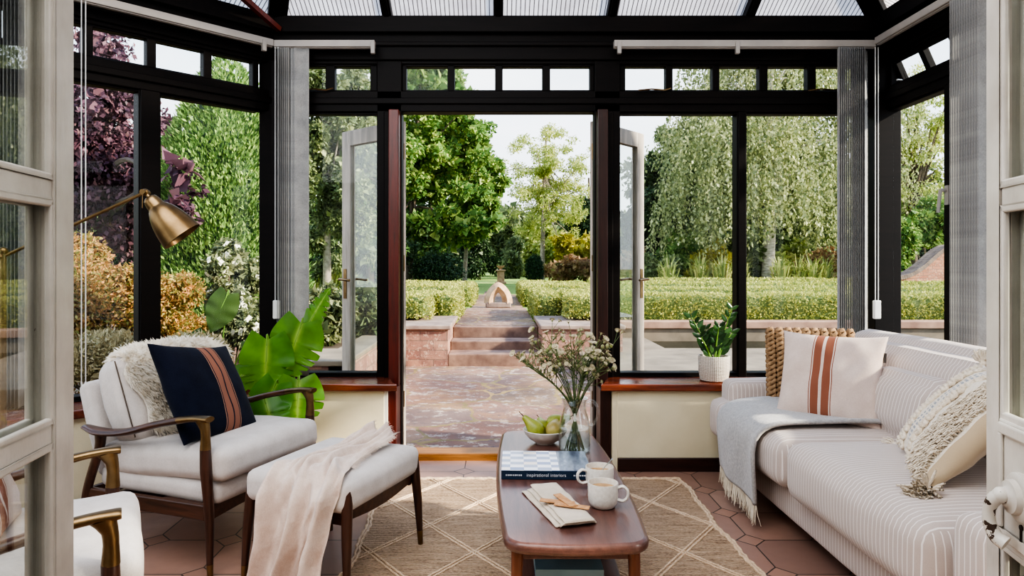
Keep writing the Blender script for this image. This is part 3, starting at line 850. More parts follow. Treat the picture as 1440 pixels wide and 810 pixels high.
# sheepskin over the back cushion: a thick hide with thousands of hairs
def sheepskin():
    root = thing('sheepskin_throw', 'shaggy cream sheepskin draped over the back of the lounge chair', 'sheepskin')
    root.matrix_world = M1
    hide = MB()
    prof = sm([(-.075,.50),(-.10,.56),(-.145,.655),(-.185,.745),(-.215,.795),(-.265,.822),(-.335,.812),(-.385,.76),(-.415,.68)], 8)   # (x, z) over the cushion, front to back
    L = len(prof)
    def half(v):                       # half width of the hide along its length
        return .20 + .07*math.sin(PI*min(1, v*1.25)) + .012*math.sin(v*19)
    def fn(u, v):
        p = prof[min(L-1, int(round(v*(L-1))))]
        a = (u*2-1); yy = a*half(v) + .012*math.sin(v*23+a*3) + .02
        return (p[0] + .010 - .02*abs(a)**3, yy, p[1] - .035*abs(a)**4*(1 if v > .6 else .4))
    hide.grid(fn, 16, L-1)
    hd = hide.build('hide', MT['fleece'], root)
    N = 9000
    vs = np.zeros((N*4, 3)); fs = []
    us = rng.uniform(0, 1, N); vv = rng.uniform(0, 1, N)
    for i in range(N):
        u, v = us[i], vv[i]
        p = V(fn(u, v)); e = .01
        tu = V(fn(min(1,u+e), v))-V(fn(max(0,u-e), v)); q = max(0, v-.04); q2 = min(1, v+.04)
        tv = V(fn(u, q2))-V(fn(u, q))
        nrm = tu.cross(tv)
        if nrm.length < 1e-9: continue
        nrm.normalize()
        if nrm.x*.7+nrm.z*.7 < 0: nrm = -nrm
        down = V((.25*nrm.x, 0, -.8)); lock = wob(u*9, v*12, 0, 2)
        d = (nrm*.75 + down*.55 + V((rng.normal()*.22+.3*lock, rng.normal()*.25+.4*wob(u*7,v*9,4,2), rng.normal()*.2))).normalized()
        Ln = .045*rng.uniform(.6, 1.25); w = .0011
        s = d.cross(nrm).normalized() if d.cross(nrm).length > 1e-6 else V((0,1,0))
        tip = p + d*Ln + down*.010; mid = p + d*Ln*.55 + nrm*.006
        vs[i*4] = p - s*w; vs[i*4+1] = p + s*w; vs[i*4+2] = mid + s*w*.9; vs[i*4+3] = tip
        fs.append((i*4, i*4+1, i*4+2, i*4+3))
    me = bpy.data.meshes.new('fleece'); me.from_pydata([tuple(p) for p in vs], [], fs)
    o = link('fleece', me, MT['fleece'], root, smooth=False); o['kind'] = 'stuff'
    return root
t = NT('cream_fleece'); d = t.bsdf(t.ramp(t.noise(t.coord(), 22, 4), [(.3, C(230,220,204)), (.6, C(252,249,242))]), .8, **{'Sheen Weight': .4, 'Specular IOR Level': .2})
tl = t.n('ShaderNodeBsdfTranslucent'); tl.inputs[0].default_value = (*C(244,236,220), 1); mx = t.n('ShaderNodeMixShader'); mx.inputs[0].default_value = .3
t.l(d, mx.inputs[1]); t.l(tl.outputs[0], mx.inputs[2]); MT['fleece'] = t.done(mx.outputs[0])
sheepskin()

# ================================================================ FOOTSTOOL AND THROW
FS = (-.640, 2.70); AF = A1
stool = thing('footstool', 'walnut footstool with pale cushion and brass leg tips beside the rug', 'footstool', (*FS, 0), AF)
for sx in (-1, 1):
    for sy in (-1, 1):
        x1, y1 = sx*.228, sy*.272; x0, y0 = sx*.212, sy*.247
        ux, uy = (x1-x0), (y1-y0)
        lg = MB().tube([(x1-ux*.13,y1-uy*.13,.065),(x1-ux*.45,y1-uy*.45,.20),(x0,y0,.345),(x0-ux*.06,y0-uy*.06,.392)], [.0125,.018,.021,.017], 14).blob((x0-ux*.06,y0-uy*.06,.392),(.017,.017,.008),12)
        leg = lg.build('leg', MT['walnut_z'], stool)
        MB().tube([(x1,y1,0.0),(x1-ux*.14,y1-uy*.14,.068)], [.0100,.0130], 14).build('brass_foot', MT['brass'], leg)['label'] = 'brass leg tip'
for s in (-1, 1):
    fr = MB()
    for k in range(12):
        a = -.20+.40*k/12; b = a+.40/12; f = lambda q: .292+.018*math.cos(PI*(q/.40))*-1+.012
        fr.bar((s*.195,a*1.15,f(a)), (s*.195,b*1.15,f(b)), .022, .045)
    fr.build('rail', MT['walnut'], stool, smooth=False)
    MB().bar((-.20,s*.235,.29), (.20,s*.235,.29), .022, .05).build('rail', MT['walnut'], stool, smooth=False, bevel=.004)
cu = cushion_mb(.455, .545, .115, .032, .010, 18, .004, 6)
o = cu.build('seat_cushion', MT['chair_fabric'], stool); o.location = (0,0,.368); weld(o)

MF = Matrix.Translation((*FS,0)) @ Matrix.Rotation(AF, 4, 'Z')
def stool_throw():
    root = thing('linen_throw', 'crumpled pale linen throw trailing over the footstool to the floor', 'throw blanket'); root.matrix_world = MF
    # centre line runs from the far edge (+y) over the top and down the near side (-y)
    path = sm([(.06,.250,.452),(.05,.16,.448),(.04,.02,.442),(.035,-.14,.440),(.045,-.240,.432),(.045,-.292,.385),(.035,-.315,.29),(.022,-.33,.17),(.005,-.345,.04)], 7)
    n = len(path)
    def fn(u, v):
        i = v*(n-1); k = min(n-2, int(i)); p = path[k].lerp(path[k+1], i-k)
        w = .055 + .105*min(1, v*1.9)**.8 + (.05*(v-.55) if v > .55 else 0)
        a = u*2-1
        fold = .022*math.sin(a*8.5+v*2.6+.5+.8*math.sin(v*5))+.014*math.sin(a*16-v*4+1.5*math.sin(v*7))+.010*math.sin(a*5+v*9)+.012*wob(a*5, v*9, 2, 2.2)+.007*wob(a*9, v*20, 5, 2.0)+.016*math.sin(a*11+2)*max(0, v-.55)
        amp = .55+.75*v
        x = p.x + a*w + .012*math.sin(v*11+a*2) - .02*v*a
        top = max(0, 1-max(0, (v-.52)/.12)) if v < .64 else 0
        out = fold*amp
        zz_ = p.z + (abs(out)*1.0+.004+.008*wob(a*3, v*8, 0, 2))*top + (.022*(1-min(1,v*5)) * (1+math.sin(a*6)))
        yy = p.y - (out + .014)*(1-top)
        if v > .6:
            zz_ += .05*math.sin(a*2.3-.7)*(v-.6)/.4 + .012*math.sin(a*14)*(v-.6)/.4
        return (x, yy, zz_)
    mb = MB().grid(fn, 72, 120)
    c = mb.build('cloth', MT['linen'], root, solid=.0022, angle=180)
    pts = []; dr_ = []
    for k in range(70):
        u = k/69; p = V(fn(u, 1)); pts.append(p); dr_.append((0,-.1,-1))
    for k in range(40):
        u = k/39; p = V(fn(u, 0)); pts.append(p); dr_.append((.2*(u-.5),1,-.1))
    for k in range(70):
        v = .08+.30*k/69; p = V(fn(1, v)); pts.append(p); dr_.append((1,0,-.35))
    f = fringe_mb(pts, dr_, .022, .0011, 1).build('fringe', MT['linen'], c); f['kind'] = 'stuff'
    return root
MT['linen'] = fabric('crumpled_linen', C(224,208,196), C(196,174,160), 900, .3, .6)
stool_throw()

# ================================================================ COFFEE TABLE
TX, TY, TZ = .225, 2.513, .42
table = thing('coffee_table', 'boat-shaped teak coffee table standing on the jute rug', 'coffee table', (TX,TY,0))
def table_outline(hl, wm, we, r, n=10):
    pts = []
    f = lambda y: we/2 + (wm-we)/2*(1-(y/hl)**2)
    ys = np.linspace(-hl+r, hl-r, 24)
    right = [(f(y), y) for y in ys]
    def corner(cx, cy, a0, a1): return [(cx+r*math.cos(a0+(a1-a0)*k/n), cy+r*math.sin(a0+(a1-a0)*k/n)) for k in range(1, n)]
    xr = f(hl-r)-r
    pts += right
    pts += corner(xr, hl-r, 0, PI/2)
    pts += [(xr*(1-2*k/6), hl+.012*math.sin(PI*k/6)) for k in range(7)]
    pts += corner(-xr, hl-r, PI/2, PI)
    pts += [(-x, y) for x, y in right[::-1]]
    pts += corner(-xr, -hl+r, PI, 1.5*PI)
    pts += [(-xr*(1-2*k/6), -hl-.012*math.sin(PI*k/6)) for k in range(7)]
    pts += corner(xr, -hl+r, 1.5*PI, 2*PI)
    return pts
MT['teak'] = wood('oiled_teak', C(116,80,70), C(82,55,49), 'Y', .30, 5, coat=.25)
MT['teak_z'] = wood('oiled_teak_leg', C(134,82,56), C(94,54,38), 'Z', .3, 5)
top = MB().prism(table_outline(.64,.462,.405,.075), .386, TZ).build('table_top', MT['teak'], table, bevel=.013, seg=4, angle=60)
for sx in (-1, 1):
    for sy in (-1, 1):
        MB().tube([(sx*.178,sy*.575,.0105),(sx*.172,sy*.565,.2),(sx*.168,sy*.56,.39)], [.0115,.0155,.0185], 14).build('leg', MT['teak_z'], table)
MB().prism(table_outline(.56,.34,.30,.05), .205, .223).build('shelf', MT['teak'], table, bevel=.005)
for s in (-1, 1): MB().box(-.17,.17,s*.555-.009,s*.555+.009,.345,.387).build('apron', MT['teak'], table, smooth=False, bevel=.003)

# ---- things on the table
def cover():
    t = NT('chequered_cover'); co = t.coord(); x, y, z = t.sep(co)
    fx = t.math('FLOOR', t.math('DIVIDE', t.math('ADD', x, .180), .050)); fy = t.math('FLOOR', t.math('DIVIDE', t.math('ADD', y, .125), .034))
    par_ = t.math('MODULO', t.math('ADD', t.math('ADD', fx, fy), 40.0), 2.0)
    cb = t.n('ShaderNodeCombineXYZ'); t.l(fx, cb.inputs[0]); t.l(fy, cb.inputs[1])
    wn = t.n('ShaderNodeTexWhiteNoise', noise_dimensions='2D'); t.l(cb.outputs[0], wn.inputs['Vector'])
    light = t.ramp(wn.outputs[0], [(0, C(228,230,238)), (.7, C(238,236,236)), (1, C(232,218,204))])
    dark = t.ramp(wn.outputs[0], [(0, C(120,138,176)), (.5, C(150,158,182)), (1, C(100,122,170))])
    c1 = t.mix(par_, light, dark)
    ph = t.ramp(t.noise(t.mapping(co, (3,1,1)), 14, 3), [(.3, C(60,70,92)), (.6, C(112,122,142)), (.8, C(170,176,190))])
    c2 = t.mix(t.math('GREATER_THAN', x, .048), c1, ph)
    return t.done(t.bsdf(c2, .3, 0, None, **{'Coat Weight': .3}))
MT['cover'] = cover()
MT['spine'] = simple('navy_book_cloth', C(26,52,78), C(18,38,60), 5, .4)
MT['paper'] = simple('book_pages', C(232,226,214), C(210,202,188), 4, .8, stretch=(1,1,60))
MT['lettering'] = simple('pale_lettering', C(220,224,230), None, 4, .6)
book = thing('coffee_table_book', 'large book with blue and white chequered cover lying on the coffee table', 'book', (.178,2.557,TZ+.0005), R(-1.5))
MB().box(-.158,.158,-.122,.120,.003,.030).build('pages', MT['paper'], book, smooth=False)
MB().box(-.162,.162,-.127,.127,0,.003).box(-.162,.162,-.1275,-.123,0,.033).build('spine', MT['spine'], book, smooth=False, bevel=.0015)
MB().box(-.162,.162,-.127,.127,.030,.0335).build('cover', MT['cover'], book, smooth=False, bevel=.001)
def text(body, size, loc, rot, m, parent, name='lettering', align='CENTER', ext=.0003):
    cu = bpy.data.curves.new(name, 'FONT'); cu.body = body; cu.size = size; cu.align_x = align; cu.align_y = 'CENTER'; cu.extrude = ext
    ob = bpy.data.objects.new(name, cu); col.objects.link(ob)
    dg = bpy.context.evaluated_depsgraph_get(); me = bpy.data.meshes.new_from_object(ob.evaluated_get(dg))
    bpy.data.objects.remove(ob)
    o = link(name, me, m, parent, smooth=False); o.location = loc; o.rotation_euler = rot
    return o
text('inspirational interiors', .0165, (0,-.1282,.0165), (PI/2,0,0), MT['lettering'], book, 'spine_title')
lines = MB()
for x0, n, w in ((-.146, 9, .0052), (.098, 7, .0060)):
    for k in range(n): lines.box(x0+k*(w+.0014), x0+k*(w+.0014)+w*(.7+.3*((k*7)%3)/2), -.1284, -.1276, .0135, .0185)
lines.build('faint_small_print', MT['lettering'], book, smooth=False)['kind'] = 'stuff'

bowlM = MT['stoneware'] = simple('white_stoneware', C(232,228,220), C(216,210,200), 30, .35, bump=.04, bscale=200)
BX, BY = .205, 2.93
prof = [(.036,.0),(.040,.0),(.044,.006),(.070,.022),(.088,.042),(.096,.060),(.0945,.062),(.092,.060),(.084,.043),(.066,.026),(.040,.012),(.0,.010)]
o = MB().lathe(prof, 40, None, True, False).build('fruit_bowl', bowlM); o.location = (BX,BY,TZ); tag(o, 'white stoneware bowl of pears on the coffee table', 'bowl')
def pearmat(name, a, b, c):
    t = NT(name); co = t.coord()
    n = t.noise(co, 16, 4); sp_ = t.math('GREATER_THAN', t.noise(co, 260, 2), .64)
    colr = t.mix(t.math('MULTIPLY', sp_, .5), t.ramp(n, [(.3, a), (.55, b), (.75, c)]), C(110,90,50))
    return t.done(t.bsdf(colr, .38, 0, None, **{'Subsurface Weight': .1, 'Subsurface Radius': (.01,.006,.003)}))
MT['pear'] = pearmat('green_pear_skin', C(128,138,52), C(160,166,72), C(178,170,84))
MT['pear_russet'] = pearmat('russet_pear_skin', C(150,132,72), C(176,160,94), C(160,158,84))
MT['stem'] = simple('woody_stem', C(92,66,42), C(60,42,28), 20, .8)
def pear(loc, axis, m, label, s=1.0, L=.115):
    root = empty('pear', loc); root.rotation_mode = 'QUATERNION'
    root.rotation_quaternion = V(axis).to_track_quat('Z', 'Y')
    pr = [(0.0,-.036),(.010,-.0345),(.022,-.030),(.033,-.017),(.036,-.002),(.034,.012),(.028,.027),(.020,.044),(.0155,.058),(.013,.069),(.009,.075),(.003,.0765)]
    b = MB().lathe([(r*s, z*s) for r, z in pr], 22).build('flesh', m, root)
    MB().tube(sm([(0,0,.074*s),(.002,.001,.088*s),(.007,.002,.102*s)], 4), [.0022]*4+[.0018]*4+[.0026], 7).build('stem', MT['stem'], root)
    MB().lathe([(.0,-.0375*s),(.004,-.0368*s),(.006,-.0340*s)], 8).build('calyx', MT['stem'], root)
    return tag(root, label, 'pear')
pear((BX-.040,BY-.020,TZ+.064), (-.62,.12,.62), MT['pear'], 'green pear leaning out of the bowl with its stem up', 1.02)
pear((BX+.036,BY-.034,TZ+.066), (.22,.85,.36), MT['pear_russet'], 'russet pear showing its base at the front of the bowl')
pear((BX+.045,BY+.040,TZ+.078), (.80,-.15,.35), MT['pear'], 'green pear at the back of the bowl behind the russet pear')
pear((BX-.010,BY+.042,TZ+.058), (-.1,.9,.3), MT['pear'], 'pear half hidden in the middle of the fruit bowl', .95)

# ---- jug of flowers
JX, JY = .318, 2.80
def glass_solid(name, ior=1.45, tint=(1,1,1)):
    t = NT(name)
    g = t.n('ShaderNodeBsdfGlass'); g.inputs['IOR'].default_value = ior; g.inputs['Roughness'].default_value = 0; g.inputs['Color'].default_value = (*tint,1)
    return t.done(g.outputs[0])
MT['jug_glass'] = thin_glass('clear_jug_glass', (.965,.98,.975), 1.7, 1.5)
MT['water'] = thin_glass('water_in_jug', (.93,.955,.94), .8, 1.33)
jug = thing('glass_jug', 'clear glass jug with handle standing on the coffee table', 'jug', (JX,JY,TZ))
jr = sm([(.058,0,.002),(.064,0,.010),(.066,0,.06),(.065,0,.10),(.059,0,.135),(.050,0,.165),(.046,0,.19),(.050,0,.212),(.055,0,.222)], 5)
MB().lathe([(p.x, p.z) for p in jr] + [(p.x-.0035, p.z) for p in jr[::-1]], 40, None, True, True).build('jug_body', MT['jug_glass'], jug)
MB().tube(sm([(.048,.0,.200),(.075,0,.207),(.096,0,.180),(.094,0,.140),(.078,0,.112),(.063,0,.108)], 6), .0065, 12).build('jug_handle', MT['jug_glass'], jug)
wt = MB().lathe([(.056,.006),(.0615,.012),(.0625,.06),(.0615,.098),(.0,.099)], 32, None, True, False).build('water', MT['water'], jug)
MT['fstem'] = simple('flower_stem_green', C(92,110,62), C(64,80,44), 20, .6)
MT['floret'] = simple('pale_seed_head', C(206,196,168), C(160,150,118), 60, .9)
MT['floret_g'] = leafmat('greenish_bud', [C(110,124,70), C(158,164,108), C(196,196,150)], .2)
def flower_stem(k):
    """one branched stem of scabious-like flowers standing in the jug"""
    root = empty('flower_stem', (JX,JY,TZ))
    a = 2*PI*k/22*1.0 + random.uniform(-.25,.25); rr = random.uniform(.3, 1.0)
    sx = random.uniform(.6,1.25) if math.cos(a) > 0 else random.uniform(.85,1.35)
    b0 = V((-.042*math.cos(a)*rr, -.042*math.sin(a)*rr, .008)); nk = V((.026*math.cos(a)*rr, .026*math.sin(a)*rr, .20))
    top = V((-.01+.235*math.cos(a)*rr*sx, .15*math.sin(a)*rr, random.uniform(.44,.53) - .11*rr*rr))
    st = MB(); hd = MB(); gr = MB()
    main = sm([b0, nk, nk.lerp(top,.5)+V((0,0,.02)), top], 5)
    st.tube(main, lerp_list([.0026,.0024,.0018,.0012], len(main)), 6)
    tips = [(top, (top-nk).normalized())]
    for q in range(random.randint(6, 8)):
        i = random.randint(8, len(main)-3); p = main[i]
        d = V((math.cos(a)*.5+random.uniform(-.9,.9), random.uniform(-.9,.9), random.uniform(.5,1.2))).normalized()
        L = random.uniform(.05,.12); e = p + d*L
        st.tube(sm([p, p+d*L*.5+V((0,0,-.004)), e], 3), [.0014]*4+[.001]*3, 5); tips.append((e, d))
        if random.random() < .6:
            d2 = (d+V((random.uniform(-.9,.9),random.uniform(-.9,.9),.2))).normalized(); e2 = p+d*L*.55+d2*L*.5
            st.tube([p+d*L*.55, e2], [.0011,.0009], 5); tips.append((e2, d2))
    for i in range(5, len(main)-2, 2):        # narrow leaves
        d = V((random.uniform(-1,1),random.uniform(-1,1),random.uniform(.1,.8))).normalized(); p = main[i]; s = d.cross(V((0,0,1))).normalized()*.0035; L = random.uniform(.03,.06)
        gr.add([p, p+d*L*.4+s, p+d*L, p+d*L*.4-s], [(0,1,2,3)])
    for p, d in tips:
        r = random.uniform(.008,.0135)
        if random.random() < .72:
            hd.blob(p, (r*.55,r*.55,r*.5), 7, None, .1)
            for w in range(13):                # ring of petals
                an = 2*PI*w/13; u = d.cross(V((.3,.2,1))).normalized(); v = d.cross(u)
                q = (u*math.cos(an)+v*math.sin(an)); s = d.cross(q)*r*.22
                hd.add([p+q*r*.3-s, p+q*r*.3+s, p+q*r*1.15+d*r*.35+s*.8, p+q*r*1.15+d*r*.35-s*.8], [(0,1,2,3)])
            gr.blob(p-d*r*.4, r*.4, 6)
        else:
            gr.blob(p, (r*.6,r*.6,r*.7), 7)
    st.build('stem', MT['fstem'], root); hd.build('flower_head', MT['floret'], root, angle=180)['kind'] = 'stuff'
    gr.build('leaves', MT['floret_g'], root, angle=180)['kind'] = 'stuff'
    return tag(root, 'thin green stem of small cream pincushion flowers standing in the glass jug', 'flower', 'flower stems in the jug')
for k in range(22): flower_stem(k)

# ---- mugs
MT['mug'] = simple('speckled_white_glaze', C(226,222,214), C(206,200,190), 90, .3, bump=.03, bscale=300)
MT['coffee'] = simple('milky_coffee', C(196,158,104), C(150,110,66), 30, .15)
def mug(loc, rz, label):
    root = thing('mug', label, 'mug', loc, rz)
    pr = [(.0,.002),(.032,.0),(.038,.003),(.0455,.016),(.048,.035),(.0485,.076),(.0478,.0785),(.0462,.0785),(.0450,.074),(.0448,.035),(.040,.014),(.0,.010)]
    MB().lathe(pr, 40, None, False, False).build('cup', MT['mug'], root)
    MB().tube(sm([(.046,0,.064),(.064,0,.069),(.078,0,.056),(.077,0,.036),(.064,0,.024),(.046,0,.026)], 6), .0062, 12, sx=1.3, sy=.75).build('handle', MT['mug'], root)
    MB().lathe([(.0448,.060),(.0,.0605)], 32, None, False, False).build('coffee', MT['coffee'], root)
    return root
mug((.337,2.165,TZ), R(-14), 'cream mug of coffee with handle to the right, nearest the table end')
mug((.352,2.335,TZ), R(190), 'cream mug with a teaspoon in it behind the nearer mug')
sp_ = MB().tube(sm([(.352,2.335,TZ+.055),(.372,2.330,TZ+.080),(.392,2.318,TZ+.108)], 6), lerp_list([.003,.0026,.004], 13), 8, sx=1.6, sy=.6)
sp_.blob((.349,2.336,TZ+.051), (.011,.008,.004), 10)
tag(sp_.build('teaspoon', MT['steel']), 'steel teaspoon standing in the further mug', 'spoon')

# ---- folded napkin with wafers
MT['napkin'] = fabric('natural_napkin', C(214,200,182), C(190,176,156), 1100, .3, .1)
def napkin():
    root = thing('folded_napkin', 'folded pale linen napkin under the biscuits on the coffee table', 'napkin', (.195,2.150,TZ), math.atan2(-.31,.09))
    # local x runs along the length towards the viewer's right, y across
    def layer(x0, x1, y0, y1, z, hump, skew, sd):
        def fn(u, v):
            x = x0+(x1-x0)*u; y = y0+(y1-y0)*v + skew*(u-.5)
            return (x, y, z + hump*math.sin(PI*v)**.7*(.6+.4*math.sin(PI*u)) + .0035*wob(x*6, y*9, sd, 9))
        return MB().grid(fn, 26, 14)
    layer(-.175,.150,-.068,.062,.0035,.004,.0,1).build('bottom_layer', MT['napkin'], root, solid=.003)
    layer(-.170,.158,-.052,.058,.0105,.006,-.006,2).build('middle_layer', MT['napkin'], root, solid=.003)
    layer(-.180,.166,-.040,.055,.0185,.004,-.012,3).build('top_layer', MT['napkin'], root, solid=.003)
    MB().tube(sm([(.152,-.055,.004),(.163,-.056,.010),(.166,-.046,.018)], 4), .002, 6).tube([(.166,-.046,.0185),(.167,.045,.0185)], .0026, 6).tube([(.158,-.060,.0105),(.159,.050,.0105)], .0026, 6).build('hem', MT['napkin'], root)
    return root
napkin()
MT['wafer'] = simple('toasted_wafer', C(206,160,116), C(176,126,84), 60, .8, bump=.3, bscale=220)
MN = Matrix.Translation((.195,2.150,TZ)) @ Matrix.Rotation(math.atan2(-.31,.09), 4, 'Z')
for (px_, py_, rz, z, lab) in ((.015,-.012,R(62),.0275,'lower thin wafer biscuit lying across the napkin towards the left'),
                        (.062,.018,R(58),.0275,'thin wafer biscuit at the near end of the napkin'),
                        (.022,.012,R(8),.0325,'uppermost thin wafer biscuit laid along the napkin')):
    o = MB().box(-.055,.055,-.0135,.0135,-.002,.002).build('wafer_biscuit', MT['wafer'], smooth=False, bevel=.0015)
    o.matrix_world = MN @ Matrix.Translation((px_,py_,z)) @ Matrix.Rotation(rz, 4, 'Z') @ Matrix.Rotation(R(1.5), 4, 'Y'); tag(o, lab, 'biscuit')

# ---- books on the lower shelf
def plain_book(name, loc, rz, w, d, h, m, label):
    root = thing(name, label, 'book', loc, rz)
    MB().box(-w/2+.004, w/2-.003, -d/2+.004, d/2-.004, .003, h-.003).build('pages', MT['paper'], root, smooth=False)
    MB().box(-w/2,w/2,-d/2,d/2,0,.003).box(-w/2,w/2,-d/2,d/2,h-.003,h).box(-w/2,w/2,-d/2-.001,-d/2+.003,0,h).build('cover', m, root, smooth=False, bevel=.001)
MT['b_teal'] = simple('pale_teal_cover', C(130,160,168), C(104,136,146), 6, .4)
MT['b_navy'] = simple('deep_blue_cover', C(36,62,96), C(28,48,76), 6, .4)
MT['b_grey'] = simple('grey_cover', C(150,140,130), C(128,118,110), 6, .5)
plain_book('shelf_book', (.216,2.115,.2235), 0, .20, .25, .026, MT['b_navy'], 'dark blue book at the bottom of the shelf stack')
plain_book('shelf_book', (.214,2.115,.250), R(1.5), .20, .25, .022, MT['b_grey'], 'grey-brown book in the middle of the shelf stack')
plain_book('shelf_book', (.214,2.117,.2725), R(-1), .202, .25, .024, MT['b_teal'], 'pale teal book topmost on the table shelf')
# ================================================================ RUG
def rug():
    t = NT('jute_rug'); co = t.coord(); x, y, z = t.sep(co)
    rows = t.math('SINE', t.math('MULTIPLY', t.math('ADD', y, t.math('MULTIPLY', t.noise(co, 18, 3), .012)), 2*PI/.0115))
    knots = t.noise(t.mapping(co, (70, 160, 1)), 1, 3, .6)
    big = t.noise(t.mapping(co, (2,9,1)), 4, 5, .65)
    f = t.math('ADD', t.math('MULTIPLY', knots, .55), t.math('ADD', t.math('MULTIPLY', big, .45), t.math('MULTIPLY', rows, .06)))
    base = t.ramp(f, [(.33, C(112,88,68)), (.42, C(188,158,130)), (.58, C(222,192,162)), (.74, C(242,220,194))])
    h = t.math('ADD', t.math('MULTIPLY', rows, .5), knots)
    return t.done(t.bsdf(base, .95, 0, t.bump(h, 1.0, .010), **{'Specular IOR Level': .1}))
MT['jute'] = rug()
MT['jute_light'] = simple('pale_jute_braid', C(232,206,176), C(196,168,138), 60, .95, bump=.8, bscale=160, stretch=(1,1,1), bdist=.006)
RX0, RX1, RY0, RY1 = -.60, 1.01, 1.30, 3.74
rugo = thing('jute_rug', 'natural jute rug with raised diamond pattern under the coffee table', 'rug', (0,0,.0005))
def edge_x(y, s): return s*(.006*math.sin(y*19)+.008*math.sin(y*7+s))
mb = MB()
def fn(u, v):
    y = RY0+(RY1-RY0)*v; a = RX0+edge_x(y,1); b = RX1+edge_x(y,-1)
    x = a+(b-a)*u
    return (x, y + .006*math.sin(x*11)*(1 if v > .98 else 0), .008+.0008*wob(x*6, y*9, 0, 5))
mb.grid(fn, 60, 90)
mb.build('rug_field', MT['jute'], rugo, angle=180)
ln = MB()
def braid(a, b):
    a = V(a); b = V(b); n = max(2, int((b-a).length/.03)); d = (b-a).normalized(); s = V((-d.y,d.x,0))*.0085
    for sg in (-1, 1):
        ln.tube([a+(b-a)*(k/n)+s*sg+V((0,0,.0085+.0012*(k % 2)))+s*.15*wob(k, sg, 0, 2) for k in range(n+1)], .0052, 6, sy=.8)
hx, hy = .215, .29
def clipseg(x0,y0,x1,y1):
    ts = [0.0, 1.0]
    dx, dy = x1-x0, y1-y0
    for p, q in ((-dx, x0-RX0-.02), (dx, RX1-.02-x0), (-dy, y0-RY0-.02), (dy, RY1-.02-y0)):
        if abs(p) < 1e-9:
            if q < 0: return None
        else:
            r = q/p
            if p < 0: ts[0] = max(ts[0], r)
            else: ts[1] = min(ts[1], r)
    if ts[0] >= ts[1]: return None
    return (x0+dx*ts[0], y0+dy*ts[0], 0), (x0+dx*ts[1], y0+dy*ts[1], 0)
for k in range(-12, 13):
    for s in (-1, 1):
        xa = .765; ya = 2.78+2*hy*k
        sgm = clipseg(xa-3, ya-3*s*hy/hx, xa+3, ya+3*s*hy/hx)
        if sgm: braid(*sgm)
ln.build('raised_braid', MT['jute_light'], rugo, angle=180)
ed = MB()
for s, X0 in ((1,RX0),(-1,RX1)):
    for j in (0, 1):
        ed.tube([(X0+edge_x(y,s)+s*(.005+.012*j)+.003*math.sin(y*90+j*2), y, .009+.002*math.sin(y*120+j)) for y in np.linspace(RY0, RY1, 150)], .0068, 6)
for Y0 in (RY0+.006, RY1-.004, RY1-.018):
    ed.tube([(x, Y0+.004*math.sin(x*80), .009+.002*math.sin(x*110)) for x in np.linspace(RX0, RX1, 100)], .0068, 6)
ed.build('edge_binding', MT['jute_light'], rugo, angle=180)

# ================================================================ SOFA
def ticking(name, base=C(196,182,174), base2=C(185,171,163), line=C(226,219,214), pitch=.0215, lw=.0035):
    """stripe that runs over the top and down the front: picks y, or x on faces that look along y"""
    t = NT(name); co = t.coord(); x, y, z = t.sep(co)
    nx, ny, nz = t.sep(t.coord('Normal'))
    sel = t.math('GREATER_THAN', t.math('ABSOLUTE', ny), .72)
    c = t.math('ADD', t.math('MULTIPLY', sel, x), t.math('MULTIPLY', t.math('SUBTRACT', 1.0, sel), y))
    c = t.math('ADD', c, t.math('MULTIPLY', t.math('SUBTRACT', t.noise(co, 6, 2), .5), .004))
    fr = t.math('FRACT', t.math('ADD', t.math('DIVIDE', c, pitch), 100.0))
    l = t.math('LESS_THAN', t.math('ABSOLUTE', t.math('SUBTRACT', fr, .5)), lw/pitch/2)
    n = t.noise(co, 500, 2); b = t.ramp(t.math('ADD', t.math('MULTIPLY', n, .6), t.math('MULTIPLY', t.noise(co, 5, 4), .4)), [(.35, base2), (.65, base)])
    nm = t.bump(t.noise(co, 7, 3), .1, .02, t.bump(n, .2, .001))
    return t.done(t.bsdf(t.mix(l, b, line), .92, 0, nm, **{'Sheen Weight': .25, 'Specular IOR Level': .15}))
MT['ticking'] = ticking('striped_ticking')
sofa = thing('sofa', 'long sofa in beige ticking with thin white stripes along the right wall', 'sofa', (1.65,2.76,0))
SO = V((1.65,2.76,0))
def soft(name, c, w, d, h, r=.04, puff=.015, rot=(0,0,0), n=16, seed=0, wr=.004, m='ticking'):
    o = cushion_mb(w, d, h, r, puff, n, wr, seed).build(name, MT[m], sofa); o.location = V(c)-SO; o.rotation_euler = rot
    return weld(o)
soft('base', (1.675,2.765,.165), .83, 2.08, .15, .02, .002, n=20, wr=.001)
soft('seat_cushion', (1.535,3.252,.345), .71, .825, .21, .055, .022, n=20, seed=1)
soft('seat_cushion', (1.285,3.715,.345), .20, .20, .205, .050, .004, n=8, seed=7)
soft('seat_cushion', (1.555,2.345,.350), .74, .925, .225, .055, .026, n=22, seed=2)
soft('armrest', (1.655,3.745,.345), .80, .165, .42, .045, .006, n=14, seed=3)
soft('armrest', (1.650,1.775,.315), .83, .165, .43, .045, .006, n=14, seed=4)
soft('backrest', (1.985,2.735,.53), .20, 1.96, .62, .075, .012, (0,R(7),0), n=24, seed=5)
soft('back_cushion', (1.895,2.735,.60), .16, 1.86, .40, .07, .02, (0,R(10),0), n=24, seed=6)
for x, y in ((1.32,1.80),(1.32,3.70),(2.02,1.80),(2.02,3.70)):
    MB().tube([(x-SO.x,y-SO.y,0),(x-SO.x,y-SO.y,.095)], [.016,.022], 12).build('leg', MT['walnut_z'], sofa)

